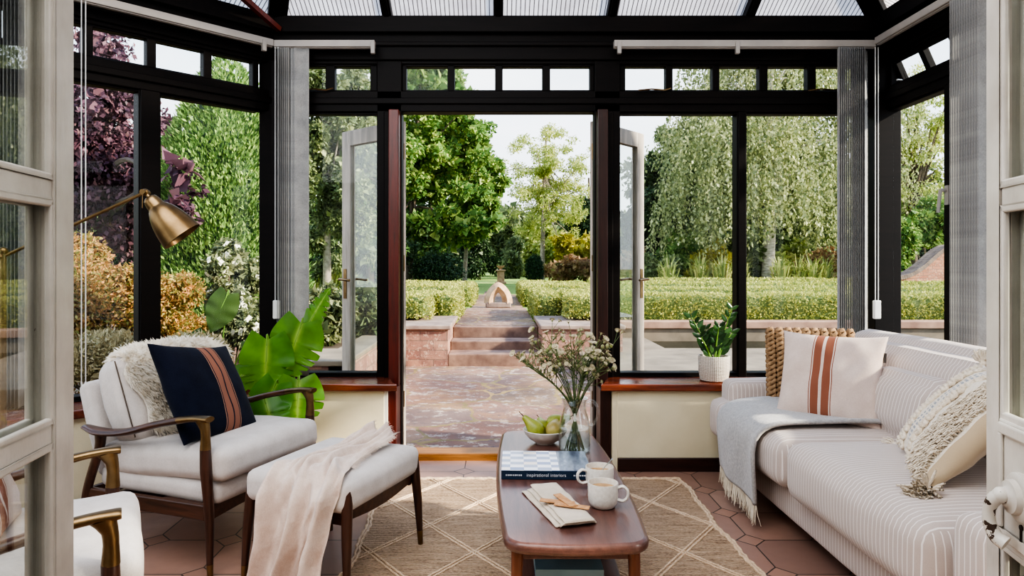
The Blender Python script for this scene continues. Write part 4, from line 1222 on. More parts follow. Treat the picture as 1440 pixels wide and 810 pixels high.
def pm(center, xdir, up, ):
    """matrix for a scatter cushion: local x along xdir, local z up the cushion, local -y the face"""
    x = V(xdir).normalized(); z = V(up); z = (z - x*z.dot(x)).normalized(); y = z.cross(x)
    m = Matrix((x, y, z)).transposed().to_4x4(); m.translation = V(center); return m
# blush cushion
place_pillow(pillow_mb(.45,.43,.155,26,.06,.012,2), 'scatter_cushion', MT['pink'], pm((1.565,3.185,.655), (.77,-.64,0), (.22,.26,.94)), 'blush pink cushion with two rust bands on the sofa seat')
lab = MB().box(-.006,.006,-.002,.002,-.022,.022).build('black_tab', MT['iron'], bpy.data.objects['scatter_cushion.002'], smooth=False); lab.location = (.222,0,.12)
# knitted jute cushion: chunky plaits over a core
def knit_cushion():
    root = thing('knitted_cushion', 'chunky braided jute cushion at the far sofa arm behind the blush cushion', 'cushion')
    root.matrix_world = pm((1.640,3.545,.645), (.965,-.26,0), (.08,.16,.98))
    w, h, T = .43, .42, .13
    core = weld(pillow_mb(w*.97, h*.97, T*.9, 18, .04, .0).build('core', MT['jute_dark'], root))
    mb = MB()
    def S(a, b, s):
        f = (max(0,1-a*a)*max(0,1-b*b))**.42
        return V((a*w/2, s*f*T/2, b*h/2))
    cols = 10
    for s in (-1, 1):
        for c in range(cols):
            a = -1+2*(c+.5)/cols
            for ph in (-1, 1):
                pts = []
                for k in range(61):
                    b = -1+2*k/60
                    p = S(max(-.985, min(.985, a+ph*.07*math.sin(k*.85))), b*.985, s)
                    p.y += s*(.008+.006*math.cos(k*.85)*ph)
                    pts.append(p)
                mb.tube(pts, .0105, 6, caps=True)
    mb.build('braid', MT['jute_knit'], root, angle=180)
    return root
MT['jute_dark'] = simple('jute_core', C(120,92,64), C(92,68,46), 20, .95)
MT['jute_knit'] = simple('braided_jute', C(180,148,112), C(122,94,66), 40, .9, bump=.6, bscale=200)
knit_cushion()
# small striped bolster matching the sofa
ob = weld(cushion_mb(.15,.50,.26,.07,.03,16,.006,9).build('lumbar_cushion', MT['ticking'])); ob.location = (1.775,2.93,.575); ob.rotation_euler = (0,R(14),R(3))
tag(ob, 'striped lumbar cushion matching the sofa between the blush and tufted cushions', 'cushion')

# tufted boho cushion with tassels
def boho():
    t = NT('woven_boho_cover'); co = t.coord(); x, y, z = t.sep(co)
    n = t.noise(co, 320, 2)
    colr = t.ramp(n, [(.3, C(214,202,184)), (.7, C(236,228,216))])
    dash = t.math('GREATER_THAN', t.math('SINE', t.math('MULTIPLY', z, 2*PI/.016)), -.2)
    for xc, wd2 in ((-.085,.007),(-.055,.009),(-.19,.007),(-.02,.006)):
        d = t.math('LESS_THAN', t.math('ABSOLUTE', t.math('SUBTRACT', x, xc)), wd2)
        colr = t.mix(t.math('MULTIPLY', d, t.math('MULTIPLY', dash, .8)), colr, C(120,130,142))
    colr = t.mix(t.math('MAXIMUM', t.math('GREATER_THAN', x, .262), t.math('GREATER_THAN', y, .0)), colr, C(188,168,140))
    return t.done(t.bsdf(colr, .95, 0, t.bump(n, .4, .002), **{'Sheen Weight': .3, 'Specular IOR Level': .1}))
MT['boho'] = boho()
MT['tuft'] = simple('cream_tufting', C(238,228,212), C(206,190,168), 90, .95)
def boho_cushion():
    root = thing('tufted_cushion', 'cream tufted cushion with grey dashes and corner tassels at the near sofa end', 'cushion')
    W, H, T = .60, .43, .155
    P1 = V((1.55,2.60,.475)); Ld = V((-.40,-.915,0)).normalized(); Hd = V((.70,.22,.66)).normalized()
    nrm = V((-.62,.10,.70))
    cen = P1 + Ld*(W/2) + Hd*(H/2) + V((.02,-.02,.025))
    root.matrix_world = pm(cen, Ld, Hd)           # local x: far -> near, face towards -y
    o = weld(pillow_mb(W, H, T, 30, .05, .012, 8).build('cover', MT['boho'], root))
    def S(x, z, s=-1):
        a = max(-1, min(1, x/(W/2))); b = max(-1, min(1, z/(H/2)))
        return V((x*(1-.05*(1-b*b)*abs(a)**3), s*((max(0,1-a*a)*max(0,1-b*b))**.42)*T/2, z*(1-.05*(1-a*a)*abs(b)**3)))
    mb = MB()
    def loop_band(x0, x1, dens, ln_, r=.0022):
        nn = int((x1-x0)*H*dens)
        for _ in range(nn):
            x = random.uniform(x0, x1); z = random.uniform(-H/2*.97, H/2*.97); p = S(x, z)
            d = V((random.uniform(-.7,.7), -1, random.uniform(-1.1,.3))).normalized(); L = ln_*random.uniform(.7,1.3)
            q = p+d*L; e = q+V((random.uniform(-.5,.5), -.1, -1)).normalized()*L*.7
            mb.tube([p, q, e], [r, r, r*.7], 4, caps=False)
    loop_band(.135, .262, 27000, .017)
    def ridge(xc, r):
        pts = []
        for k in range(90):
            z = -H/2*.97+H*.97*k/89; p = S(xc+.006*math.sin(k*.9), z); p.y -= .004+.004*math.sin(k*1.9); pts.append(p)
        mb.tube(pts, [r*(1+.25*math.sin(k*1.7)) for k in range(90)], 6)
    for xc in (-.275,-.250,-.225,-.150,-.125,.02,.045): ridge(xc, .0075)
    loop_band(-.275, -.23, 12000, .008, .002); loop_band(-.17, -.14, 12000, .008, .002)
    b = mb.build('tufting', MT['tuft'], root, angle=180); b['kind'] = 'stuff'
    for (cx, cz, dx, dz, L) in ((-W/2,-H/2,-.35,-.75,.055),(W/2,-H/2,.9,-.55,.075),(-W/2,H/2,-.6,.8,.05),(W/2,H/2,.8,.7,.05)):
        p = V((cx*.985, 0, cz*.985)); d = V((dx,-.25 if cz < 0 else -.5,dz)).normalized()
        tm = MB().blob(p+d*.012, (.014,.014,.014), 10)
        big = 1.6 if (cx > 0 and cz < 0) else 1.0
        for k in range(int(170*big*big)):
            j = V((random.gauss(0,.34), random.gauss(0,.34), random.gauss(0,.34)))*big**.4; q = p+d*.018
            e = q + (d+j).normalized()*L*random.uniform(.8,1.1)
            tm.tube([q, q.lerp(e,.5)+j*.010, e], [.0026*big,.0030*big,.0022*big], 4, caps=False)
        tm.build('tassel', MT['tuft'], root, angle=180)
    return root
boho_cushion()

# grey fringed throw over the far seat
MT['grey_wool'] = simple('grey_mohair', C(184,182,180), C(150,148,148), 90, .98, bump=.5, bscale=260, **{'Sheen Weight': .5, 'Specular IOR Level': .1})
MT['fringe'] = simple('cream_fringe', C(226,218,202), C(208,196,176), 30, .95)
def sofa_throw():
    root = thing('wool_throw', 'grey wool throw with cream fringe hanging over the sofa seat edge', 'throw blanket')
    path = sm([(1.83,0,.487),(1.70,0,.493),(1.55,0,.495),(1.40,0,.493),(1.27,0,.484),(1.195,0,.462),(1.155,0,.415),(1.147,0,.34),(1.150,0,.25),(1.155,0,.150)], 7)
    n = len(path)
    def fn(u, v, lay=0):
        i = v*(n-1); k = min(n-2, int(i)); p = path[k].lerp(path[k+1], i-k)
        y0 = 2.955 + .05*v; y1 = 3.56 - .05*v
        y = y0+(y1-y0)*u + .008*math.sin(v*13+u*3)
        hang = max(0, min(1, (v-.55)/.2))
        off = .004*wob(u*5, v*6, lay, 3)+.010*math.sin(u*8+1+v*2)*hang
        up = (1-hang)
        roll = .012*max(0, 1-abs(u-.03)/.06)
        return (p.x - (off+.005)*hang - roll*hang*.6, y, p.z + (off + roll)*up - .03*hang*(1-u)*((v-.75)/.25 if v > .75 else 0))
    c = MB().grid(fn, 30, 70).build('cloth', MT['grey_wool'], root, solid=.014, angle=180)
    pts = []; ds = []
    for k in range(64):
        p = V(fn(k/63, 1)); 
        for q in range(3): pts.append(p+V((random.uniform(-.005,.005),random.uniform(-.004,.004),0))); ds.append((.04*random.gauss(0,1),.06*random.gauss(0,1),-1))
    f = fringe_mb(pts, ds, .085, .0024).build('fringe', MT['fringe'], c); f['kind'] = 'stuff'; f['label'] = 'cream fringe'
sofa_throw()

# ================================================================ FLOOR LAMP
def lamp():
    root = thing('floor_lamp', 'aged brass swing arm reading lamp behind the open left door', 'lamp', (-1.83,2.50,0))
    b = MB().lathe([(.0,0),(.13,0),(.13,.012),(.12,.022),(.02,.028),(.012,.05)], 36, None, True, True).build('base', MT['brass'], root)
    MB().tube([(0,0,.03),(0,0,1.24)], .011, 14).blob((0,0,1.245),(.016,.016,.016),12).build('pole', MT['brass'], root)
    J = V((-.013+.008,0,1.222)); K = V((.525,0.0,1.462))
    MB().tube([J+V((-.02,0,-.009)), K], .0065, 12).blob(J,(.014,.014,.014),12).build('swing_arm', MT['brass'], root)
    # knuckle
    kn = MB().tube([K+V((0,-.022,0)),K+V((0,.022,0))], .010, 14).blob(K,(.014,.016,.014),12).tube([K+V((.0,0,0)),K+V((.018,0,-.022))], .007, 10)
    kn.tube([K+V((.004,-.025,-.01)),K+V((.004,-.027,-.06))], .0016, 6)
    kn.build('knuckle', MT['brass'], root)
    ax = V((.60,.16,-.78)).normalized()
    q = ax.to_track_quat('Z','Y'); Ms = Matrix.Translation(K+V((.012,0,-.018))) @ q.to_matrix().to_4x4()
    pr = [(.0,.0),(.016,.001),(.0235,.006),(.028,.018),(.031,.040),(.0325,.046),(.0375,.050),(.050,.072),(.060,.098),(.067,.126),(.0725,.158),(.0755,.180),(.0765,.185),(.075,.185),(.071,.158),(.065,.126),(.058,.098),(.048,.072),(.035,.052),(.0,.046)]
    sh = MB().lathe(pr, 48, Ms, False, False).build('lamp_shade', MT['brass'], root, angle=50)
    return root
lamp()

# ================================================================ POTTED PLANTS
MT['monstera'] = None
def monsteramat():
    t = NT('monstera_leaf'); co = t.coord()
    a = t.n('ShaderNodeAttribute'); a.attribute_name = 'rib'
    n = t.noise(co, 8, 3)
    colr = t.ramp(n, [(.25, C(40,92,24)), (.55, C(74,136,30)), (.8, C(110,168,40))])
    colr = t.mix(a.outputs['Fac'], colr, C(176,206,96))
    d = t.bsdf(colr, .32, 0, t.bump(t.noise(co, 30, 2), .2, .004), **{'Specular IOR Level': .5})
    tr = t.n('ShaderNodeBsdfTranslucent'); t.l(t.mix(.55, colr, C(170,215,40)), tr.inputs[0])
    mx = t.n('ShaderNodeMixShader'); mx.inputs[0].default_value = .5
    t.l(d, mx.inputs[1]); t.l(tr.outputs[0], mx.inputs[2]); return t.done(mx.outputs[0])
MT['monstera'] = monsteramat()
MT['petiole'] = simple('green_petiole', C(120,160,60), C(80,120,40), 10, .5)
def monstera_leaf(root, base, tipdir, nrm, L, W, cuts=5, curl=.12, foot=(0,0,.25), seed=0):
    """split leaf: base is where the stalk meets the blade"""
    x = V(tipdir).normalized(); z = V(nrm); z = (z-x*z.dot(x)).normalized(); s = x.cross(z)
    rn = random.Random(seed)
    vs = []; fs = []; rib = []
    nv, nu = 44, 9
    def width(t):
        # heart shape: lobes behind the stalk, widest at a third, drawn to a point
        return W/2*(math.sin(PI*min(1, (t*.92+.08))**.72)**.8)*(1-.15*t)
    for side in (-1, 1):
        slits = sorted([.28+.60*(k+.5)/cuts+rn.uniform(-.02,.02) for k in range(cuts)])
        o = len(vs)
        for j in range(nv+1):
            t = j/nv; w = width(t)
            ds = min([abs(t-q) for q in slits]) if slits else 1
            cut = max(0, 1-ds/.020)*(.62 if .2 < t < .9 else .25)
            for i in range(nu+1):
                u = i/nu
                lim = w*(1-cut)
                yy = u*lim
                sweep = .26*u*u*L*(.5-t*.4) - (.20*L*u*(1-t)**6)      # side lobes sweep to the tip, basal lobes curl back
                px_ = t*L + sweep*.55 - .10*L*(u**1.3)*max(0, 1-t*4)
                zz_ = -curl*L*(t**2) - .16*yy*yy/W*2 + .018*L*math.sin(t*22+u*2+side)*u
                p = V(base) + x*px_ + s*(side*yy) + z*zz_
                vs.append(p); rib.append(1.0 if i == 0 else (.25 if i == 1 else 0.0))
        for j in range(nv):
            for i in range(nu):
                a = o+j*(nu+1)+i
                fs.append((a, a+1, a+nu+2, a+nu+1))
    me = bpy.data.meshes.new('leaf'); me.from_pydata([tuple(p) for p in vs], [], fs)
    at = me.attributes.new('rib', 'FLOAT', 'POINT'); at.data.foreach_set('value', rib)
    lf = link('leaf', me, MT['monstera'], root, angle=180)
    b = V(base); f = V(foot)
    MB().tube(sm([f, f.lerp(b,.5)+V((0,0,.06))+(b-f)*.02, b-x*.02, b+x*.03], 6), lerp_list([.008,.006,.0045,.004], 19), 8).tube([b+x*L*q-z*curl*L*q*q+z*-.002 for q in (0,.3,.6,.95)], [.004,.0032,.0022,.001], 6).build('leaf_stalk', MT['petiole'], root)
    return lf
PXm, PYm = -1.14, 3.58
mon = thing('monstera_plant', 'leafy monstera with split leaves between the lounge chair and the garden doors', 'potted plant', (PXm,PYm,0))
MB().lathe([(.0,0),(.085,0),(.10,.02),(.125,.21),(.120,.22),(.112,.21),(.108,.19),(.0,.19)], 32, None, False, False).build('pot', MT['stoneware'], mon)
MB().lathe([(.110,.185),(.0,.192)], 24, None, False, False).build('soil', simple('potting_soil', C(60,44,34), C(38,28,22), 60, .95, bump=.8, bscale=120), mon)
def at(px, py, Y): return V(((px-700)*Y/950 - PXm, Y-PYm, 1.2-(py-370)*Y/950))
# base point, tip direction, face normal (towards camera and the room)
for k, (b, tip, nr, L, W, cu_) in enumerate([
    (at(376,478,3.52), (-.02,-.15,-1), (.1,-1,.25), .36, .30, 5),
    (at(424,455,3.58), (-.28,-.15,-.9), (.05,-1,.3), .33, .31, 5),
    (at(431,462,3.66), (.45,.0,.9), (-.35,-.85,.35), .25, .15, 5),
    (at(420,535,3.50), (.05,-.3,-.9), (.25,-1,.3), .28, .28, 4),
    (at(388,540,3.46), (-.35,-.3,-.85), (-.1,-1,.5), .28, .26, 4),
    (at(350,520,3.60), (-.6,-.1,-.5), (-.3,-1,.5), .20, .18, 3),
    (at(372,560,3.42), (.35,-.4,-.7), (.1,-1,.6), .22, .22, 3)]):
    monstera_leaf(mon, b, tip, nr, L, W, cu_, .10, (random.uniform(-.03,.03), random.uniform(-.03,.03), .19), k)

zz_ = thing('potted_zz_plant', 'small glossy-leaved plant in ribbed cream pot on the right sill', 'potted plant', (1.275,3.985,.507))
def ribpot():
    t = NT('woven_cream_pot'); co = t.coord(); x, y, z = t.sep(co)
    ang = t.math('ARCTAN2', y, x)
    a = t.math('SINE', t.math('MULTIPLY', ang, 52.0)); b = t.math('SINE', t.math('MULTIPLY', z, 2*PI/.0085))
    h = t.math('MULTIPLY', t.math('ADD', a, 1.0), t.math('ADD', b, 1.0))
    return t.done(t.bsdf(t.ramp(h, [(.0, C(150,138,124)), (.6, C(216,208,194)), (1, C(228,220,208))]), .75, 0, t.bump(h, .5, .003)))
MT['ribpot'] = ribpot()
MB().lathe([(.0,0),(.072,0),(.080,.006),(.088,.06),(.090,.145),(.088,.150),(.083,.148),(.081,.13),(.0,.128)], 48, None, False, False).build('pot', MT['ribpot'], zz_)
MT['zzleaf'] = leafmat('glossy_dark_leaf', [C(24,48,24), C(40,72,34), C(62,98,48)], .12, .25, 6, .6)
lf = MB(); stm = MB()
for k, (dx, dy, H_, n) in enumerate([(.10,-.02,.30,8),(-.13,.0,.25,8),(.02,-.03,.20,7),(-.04,.03,.18,6),(.06,.05,.17,6),(-.09,-.04,.14,5),(.11,.01,.16,6)]):
    P = sm([(dx*.2,dy*.2,.12),(dx*.5,dy*.5,.12+H_*.5),(dx,dy,.12+H_)], 10); stm.tube(P, lerp_list([.007,.005,.0025], len(P)), 8)
    for q in range(n):
        i = int(4+(len(P)-5)*q/(n-1)) if n > 1 else 10; p = P[i]; tg = (P[min(i+1,len(P)-1)]-P[i-1]).normalized()
        for s in (-1, 1):
            d = (tg*.75+V((s*.75*random.uniform(.8,1.2), random.uniform(-.5,.3), .05))).normalized(); L = random.uniform(.055,.075)*(1.1-.3*q/n); sd_ = d.cross(V((.1,-1,.2))).normalized()*L*.24; up = d.cross(sd_).normalized()*.006
            lf.add([p, p+d*L*.3+sd_+up, p+d*L*.65+sd_*.85+up, p+d*L, p+d*L*.65-sd_*.85+up, p+d*L*.3-sd_+up, p+d*L*.5], [(0,1,6),(1,2,6),(2,3,6),(3,4,6),(4,5,6),(5,0,6)])
stm.build('stems', MT['petiole'], zz_); o = lf.build('leaves', MT['zzleaf'], zz_, angle=180); o['kind'] = 'stuff'
# ================================================================ GARDEN HELPERS
def raw_quads(name, verts, m, parent=None, k=4):
    """verts: (N*k, 3) array, every k points one face"""
    n = len(verts)//k
    me = bpy.data.meshes.new(name)
    me.vertices.add(n*k); me.vertices.foreach_set('co', np.asarray(verts, dtype=np.float32).ravel())
    me.loops.add(n*k); me.loops.foreach_set('vertex_index', np.arange(n*k, dtype=np.int32))
    me.polygons.add(n); me.polygons.foreach_set('loop_start', np.arange(0, n*k, k, dtype=np.int32))
    try: me.polygons.foreach_set('loop_total', np.full(n, k, dtype=np.int32))
    except Exception: pass
    me.update(calc_edges=True)
    me.materials.append(m)
    o = bpy.data.objects.new(name, me); col.objects.link(o)
    if parent is not None: o.parent = parent
    return o
def nrmz(a): return a/np.maximum(np.linalg.norm(a, axis=1, keepdims=True), 1e-9)
def leaf_quads(P, D, Nn, L, Wd, sag=.15):
    D = nrmz(D); S = nrmz(np.cross(D, Nn)); U = np.cross(S, D)
    L = np.broadcast_to(np.asarray(L, float).reshape(-1,1), (len(P),1)); Wd = np.broadcast_to(np.asarray(Wd, float).reshape(-1,1), (len(P),1))
    v = np.empty((len(P), 4, 3))
    v[:,0] = P; v[:,1] = P+D*L*.45+S*Wd*.5+U*L*.06; v[:,2] = P+D*L-U*L*sag; v[:,3] = P+D*L*.45-S*Wd*.5+U*L*.06
    return v.reshape(-1,3)
def on_blobs(blobs, N, r0=.72, r1=1.06, up=None):
    """points and outward normals spread over ellipsoids (c, (rx,ry,rz))"""
    w = np.array([(b[1][0]*b[1][1]+b[1][0]*b[1][2]+b[1][1]*b[1][2]) for b in blobs]); w = w/w.sum()
    idx = rng.choice(len(blobs), N, p=w)
    Cc = np.array([b[0] for b in blobs])[idx]; Rr = np.array([b[1] for b in blobs])[idx]
    n = nrmz(rng.normal(size=(N,3)))
    if up is not None:
        flip = (n[:,2] < up) & (rng.uniform(size=N) < .75); n[flip,2] *= -1
    r = rng.uniform(r0, r1, (N,1))
    return Cc+n*Rr*r, nrmz(n/Rr)
def crown(name, blobs, N, L, Wd, m, parent, droop=.4, spread=.9, r0=.72, core=.8, up=None):
    P, n = on_blobs(blobs, N, r0, 1.06, up)
    D = n*.6 + rng.normal(size=(N,3))*spread*.6; D[:,2] -= droop
    Nn = n*.8 + rng.normal(size=(N,3))*.55; Nn[:,2] += .35
    LL = L*rng.uniform(.6, 1.3, N)
    vs = leaf_quads(P, D, Nn, LL, LL*Wd)
    if core:       # big dark inner leaves close the crown
        k = max(60, N//7)
        P2, n2 = on_blobs(blobs, k, .25, core)
        vs = np.concatenate([vs, leaf_quads(P2, rng.normal(size=(k,3)), n2+rng.normal(size=(k,3))*.4, L*2.6*np.ones(k), L*1.8*np.ones(k))])
    return raw_quads(name, vs, m, parent)
def px3(px, py, Y): return V(((px-700)*Y/950, Y, 1.2-(py-370)*Y/950))
def clumps(c, r, n, k, flat=.7, seed=0, shell=.75):
    """n sub-clumps filling an ellipsoid crown"""
    g = np.random.default_rng(seed); out = []
    for _ in range(n):
        d = g.normal(size=3); d /= np.linalg.norm(d); q = g.uniform(.25, shell)
        s = k*g.uniform(.7, 1.3)
        out.append(((c[0]+d[0]*r[0]*q, c[1]+d[1]*r[1]*q, c[2]+d[2]*r[2]*q), (r[0]*s, r[1]*s, r[2]*s*flat)))
    return out
def trunk(parent, base, top, r, m, branches=(), n=9):
    b = V(base); t_ = V(top); mid = b.lerp(t_,.5)+V((random.uniform(-.06,.06)*(t_-b).length*.3,0,0))
    mb = MB().tube(sm([b, b.lerp(t_,.12), mid, t_], 5), lerp_list([r*1.25, r, r*.8, r*.35], 16), n)
    for q in branches:
        q = V(q); s = b.lerp(t_, random.uniform(.4,.8)); mb.tube(sm([s, s.lerp(q,.5)+V((0,0,.05*(q-s).length)), q], 4), lerp_list([r*.38, r*.25, r*.08], 9), 6)
    return mb.build('trunk', m, parent)
def tree(name, label, cat, base, top, r, blobs, N, L, Wd, leafm, barkm, nb=8, group=None, **kw):
    root = thing(name, label, cat, base, 0, group); B = V(base)
    loc = [((V(c)-B)[:], rr) for c, rr in blobs]
    bs = [V(c) for c, rr in random.sample(loc, min(nb, len(loc)))]
    trunk(root, (0,0,-.05), V(top)-B, r, MT[barkm], bs)
    crown('crown', loc, N, L, Wd, MT[leafm], root, **kw)
    return root
def shrub(name, label, base, blobs, N, L, Wd, leafm, cat='shrub', group=None, stems=True, **kw):
    root = thing(name, label, cat, base, 0, group); B = V(base)
    loc = [((V(c)-B)[:], rr) for c, rr in blobs]
    crown('foliage', loc, N, L, Wd, MT[leafm], root, **kw)
    if stems:
        mb = MB()
        for c, rr in loc[:6]: mb.tube([(c[0]*.15,c[1]*.15,-.03), V(c)*.6, V(c)], [.02,.015,.008], 6)
        mb.build('stems', MT['bark'], root)
    return root
def G(r, g, b, k=.97):
    c = C(r, g, b); l = .3*c[0]+.6*c[1]+.1*c[2]
    return tuple(max(0.002, l+(q-l)*k) for q in c)
MT['bark'] = simple('grey_brown_bark', C(112,98,84), C(70,60,52), 18, .9, bump=.7, bscale=40, stretch=(3,3,.6))
MT['bark_pale'] = simple('pale_birch_bark', C(226,218,204), C(150,140,126), 7, .8, bump=.4, bscale=30, stretch=(1,1,3))
MT['bark_grey'] = simple('silver_grey_bark', C(176,166,152), C(128,118,106), 12, .85, bump=.4, bscale=40)
MT['l_beech'] = leafmat('copper_beech_leaf', [G(56,40,52), G(82,56,70), G(108,74,86), G(138,102,108)], .18, .5, .9)
MT['l_conifer'] = leafmat('bright_conifer_spray', [G(50,77,41), G(92,126,65), G(132,164,90), G(178,201,122)], .15, .7, 1.4, .2)
MT['l_orange'] = leafmat('autumn_orange_leaf', [G(70,82,38), G(112,120,56), G(178,122,68), G(130,132,64), G(210,150,98), G(190,176,100)], .3, .5, 2.2)
MT['l_white'] = leafmat('olive_leaf', [G(66,82,52), G(113,123,84), G(161,163,120)], .25, .5, 2)
MT['l_maple'] = leafmat('fresh_green_leaf', [G(48,80,40), G(84,124,62), G(130,166,86), G(196,206,122)], .4, .5, .5)
MT['l_mid'] = leafmat('mid_green_leaf', [G(51,67,42), G(90,108,69), G(135,149,101), G(179,186,133)], .3, .5, .6)
MT['l_airy'] = leafmat('yellow_green_leaf', [G(101,124,64), G(152,169,91), G(196,204,121), G(228,223,148)], .4, .5, .5)
MT['l_birch'] = leafmat('weeping_birch_leaf', [G(78,91,59), G(125,136,90), G(170,175,126), G(210,210,159)], .35, .45, .8)
MT['l_dark'] = leafmat('dark_green_leaf', [G(23,39,25), G(43,65,40), G(69,92,57), G(97,118,76)], .15, .45, .7)
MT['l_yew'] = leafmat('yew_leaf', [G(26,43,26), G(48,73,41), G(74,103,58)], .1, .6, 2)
MT['l_box'] = leafmat('box_hedge_leaf', [G(112,128,72), G(152,162,88), G(192,192,104), G(216,208,122)], .25, .5, 2.5)
MT['l_yellow'] = leafmat('golden_shrub_leaf', [G(128,128,44), G(184,176,70), G(216,206,108)], .35, .5, 2)
MT['l_rust'] = leafmat('rusty_shrub_leaf', [G(120,92,70), G(168,128,94), G(200,168,124), G(160,160,104)], .25, .6, 1.5)
MT['l_grass'] = leafmat('strappy_grass_blade', [G(92,114,60), G(145,161,94), G(199,203,132), G(225,211,154)], .3, .5, 1.5)
MT['l_pale'] = leafmat('bleached_seed_grass', [C(150,132,92), C(196,178,136), C(222,206,168), C(150,150,96)], .3, .6, 2)
MT['petal_w'] = simple('white_blossom', C(244,240,222), C(226,222,196), 20, .8)
MT['soil'] = simple('garden_soil', C(98,82,64), C(66,54,42), 6, .95, bump=.6, bscale=30)

# ---------------------------------------------------------------- ground, terrace, walls
def lawn():
    t = NT('mown_lawn'); co = t.coord()
    f = t.math('ADD', t.math('MULTIPLY', t.noise(co, .5, 4), .5), t.math('MULTIPLY', t.noise(co, 14, 3), .5))
    return t.done(t.bsdf(t.ramp(f, [(.3, C(96,124,60)), (.5, C(136,158,86)), (.7, C(168,182,112))]), .95, 0, t.bump(t.noise(co, 40, 3), .6, .02), **{'Specular IOR Level': .1}))
MT['lawn'] = lawn()
def flags(name, sc=1.35, warm=.5):
    t = NT(name); co = t.coord()
    w = t.n('ShaderNodeVectorMath', operation='ADD'); 
    nz_ = t.n('ShaderNodeTexNoise'); t.l(co, nz_.inputs['Vector']); nz_.inputs['Scale'].default_value = 2.2; nz_.inputs['Detail'].default_value = 5
    sc_ = t.n('ShaderNodeVectorMath', operation='SCALE'); t.l(nz_.outputs['Color'], sc_.inputs[0]); sc_.inputs['Scale'].default_value = .35
    t.l(co, w.inputs[0]); t.l(sc_.outputs[0], w.inputs[1])
    def vor(feature):
        v = t.n('ShaderNodeTexVoronoi', feature=feature); t.l(t.mapping(w.outputs[0], (sc, sc*1.25, .02)), v.inputs['Vector']); v.inputs['Scale'].default_value = 1; return v
    v1 = vor('F1'); v2 = vor('DISTANCE_TO_EDGE')
    sx = t.sep(v1.outputs['Color'])
    stone = t.ramp(sx[0], [(0, C(150,112,96)), (.3, C(174,134,114)), (.55, C(150,128,120)), (.8, C(188,150,124)), (1, C(162,140,116))])
    big = t.noise(co, 1.1, 6, .7); fine = t.noise(co, 9, 6, .75); mid_ = t.noise(co, 3.2, 5, .65)
    stone = t.mix(t.math('MULTIPLY', t.ramp(mid_, [(.42, (0,0,0)), (.6, (1,1,1))]), .6), stone, C(118,104,104))
    stone = t.mix(t.math('MULTIPLY', t.ramp(big, [(.5, (0,0,0)), (.66, (1,1,1))]), .6), stone, C(204,164,112))
    stone = t.mix(t.math('MULTIPLY', t.ramp(fine, [(.53, (0,0,0)), (.60, (1,1,1))]), .75), stone, C(216,204,192))
    stone = t.mix(1.0, stone, t.ramp(t.noise(co, .8, 4, .6), [(.40, (.40,.38,.40)), (.56, (.78,.74,.68))]), 'MULTIPLY')
    stone = t.mix(t.math('MULTIPLY', t.ramp(t.noise(co, 14, 4, .7), [(.56, (0,0,0)), (.66, (1,1,1))]), .6), stone, C(86,78,76))
    joint = t.math('LESS_THAN', v2.outputs['Distance'], .018)
    colr = t.mix(t.math('MULTIPLY', joint, .8), stone, t.ramp(mid_, [(.4, C(112,104,64)), (.6, C(156,132,84))]))
    return t.done(t.bsdf(colr, .8, 0, t.bump(t.math('ADD', fine, t.math('MULTIPLY', t.math('SUBTRACT', 1.0, joint), .5)), .5, .012), **{'Specular IOR Level': .3}))
MT['flags'] = flags('weathered_flagstones')
def blockstone(name, w_=.36, h_=.115, c=((150,108,94),(186,146,122),(120,86,80))):
    t = NT(name); co = t.coord(); x, y, z = t.sep(co)
    cb = t.n('ShaderNodeCombineXYZ'); t.l(t.math('ADD', x, y), cb.inputs[0]); t.l(z, cb.inputs[1])
    b = t.n('ShaderNodeTexBrick'); t.l(cb.outputs[0], b.inputs['Vector']); b.inputs['Scale'].default_value = 1
    b.inputs['Brick Width'].default_value = w_; b.inputs['Row Height'].default_value = h_; b.inputs['Mortar Size'].default_value = .006
    b.inputs['Color1'].default_value = (*C(*c[0]),1); b.inputs['Color2'].default_value = (*C(*c[1]),1); b.inputs['Mortar'].default_value = (*C(132,112,98),1)
    n = t.noise(co, 5, 6, .65); f = t.noise(co, 22, 5, .7)
    colr = t.mix(t.math('MULTIPLY', t.ramp(n, [(.42,(0,0,0)),(.65,(1,1,1))]), .7), b.outputs[0], C(*c[2]))
    colr = t.mix(t.math('MULTIPLY', t.ramp(f, [(.54,(0,0,0)),(.64,(1,1,1))]), .6), colr, C(214,190,166))
    return t.done(t.bsdf(colr, .85, 0, t.bump(t.math('ADD', f, t.math('MULTIPLY', b.outputs['Fac'], -1.5)), .5, .012)))
MT['block'] = blockstone('pink_sandstone_blocks', .33, .118)
MT['brick'] = blockstone('red_garden_brick', .22, .075, ((178,116,92),(206,150,122),(160,110,92)))
MT['sandstone'] = simple('pink_sandstone', C(158,128,108), C(100,76,66), 5, .85, bump=.5, bscale=24, detail=7)
MT['coping'] = simple('grey_pink_coping', C(166,146,130), C(118,100,92), 6, .85, bump=.4, bscale=24, detail=7)
MT['sandtan'] = simple('tan_pink_coping', C(184,150,126), C(138,106,90), 4, .85, bump=.4, bscale=24, detail=7)
MT['palestone'] = simple('pale_paving', C(150,136,116), C(112,100,84), 3, .85, bump=.3, bscale=20, detail=7)
TZ0 = -.08
GZ = .29
struct(MB().box(-9, 12, 4.18, 10.2, -.4, TZ0).build('terrace', MT['flags'], smooth=False), 'weathered stone terrace outside the garden doors')
struct(MB().box(-90, 90, 10.2, 160, -.5, GZ).box(-9,-.72,8.6,10.2,-.5,GZ).build('lawn', MT['lawn'], smooth=False), 'mown lawn beyond the clipped hedges')
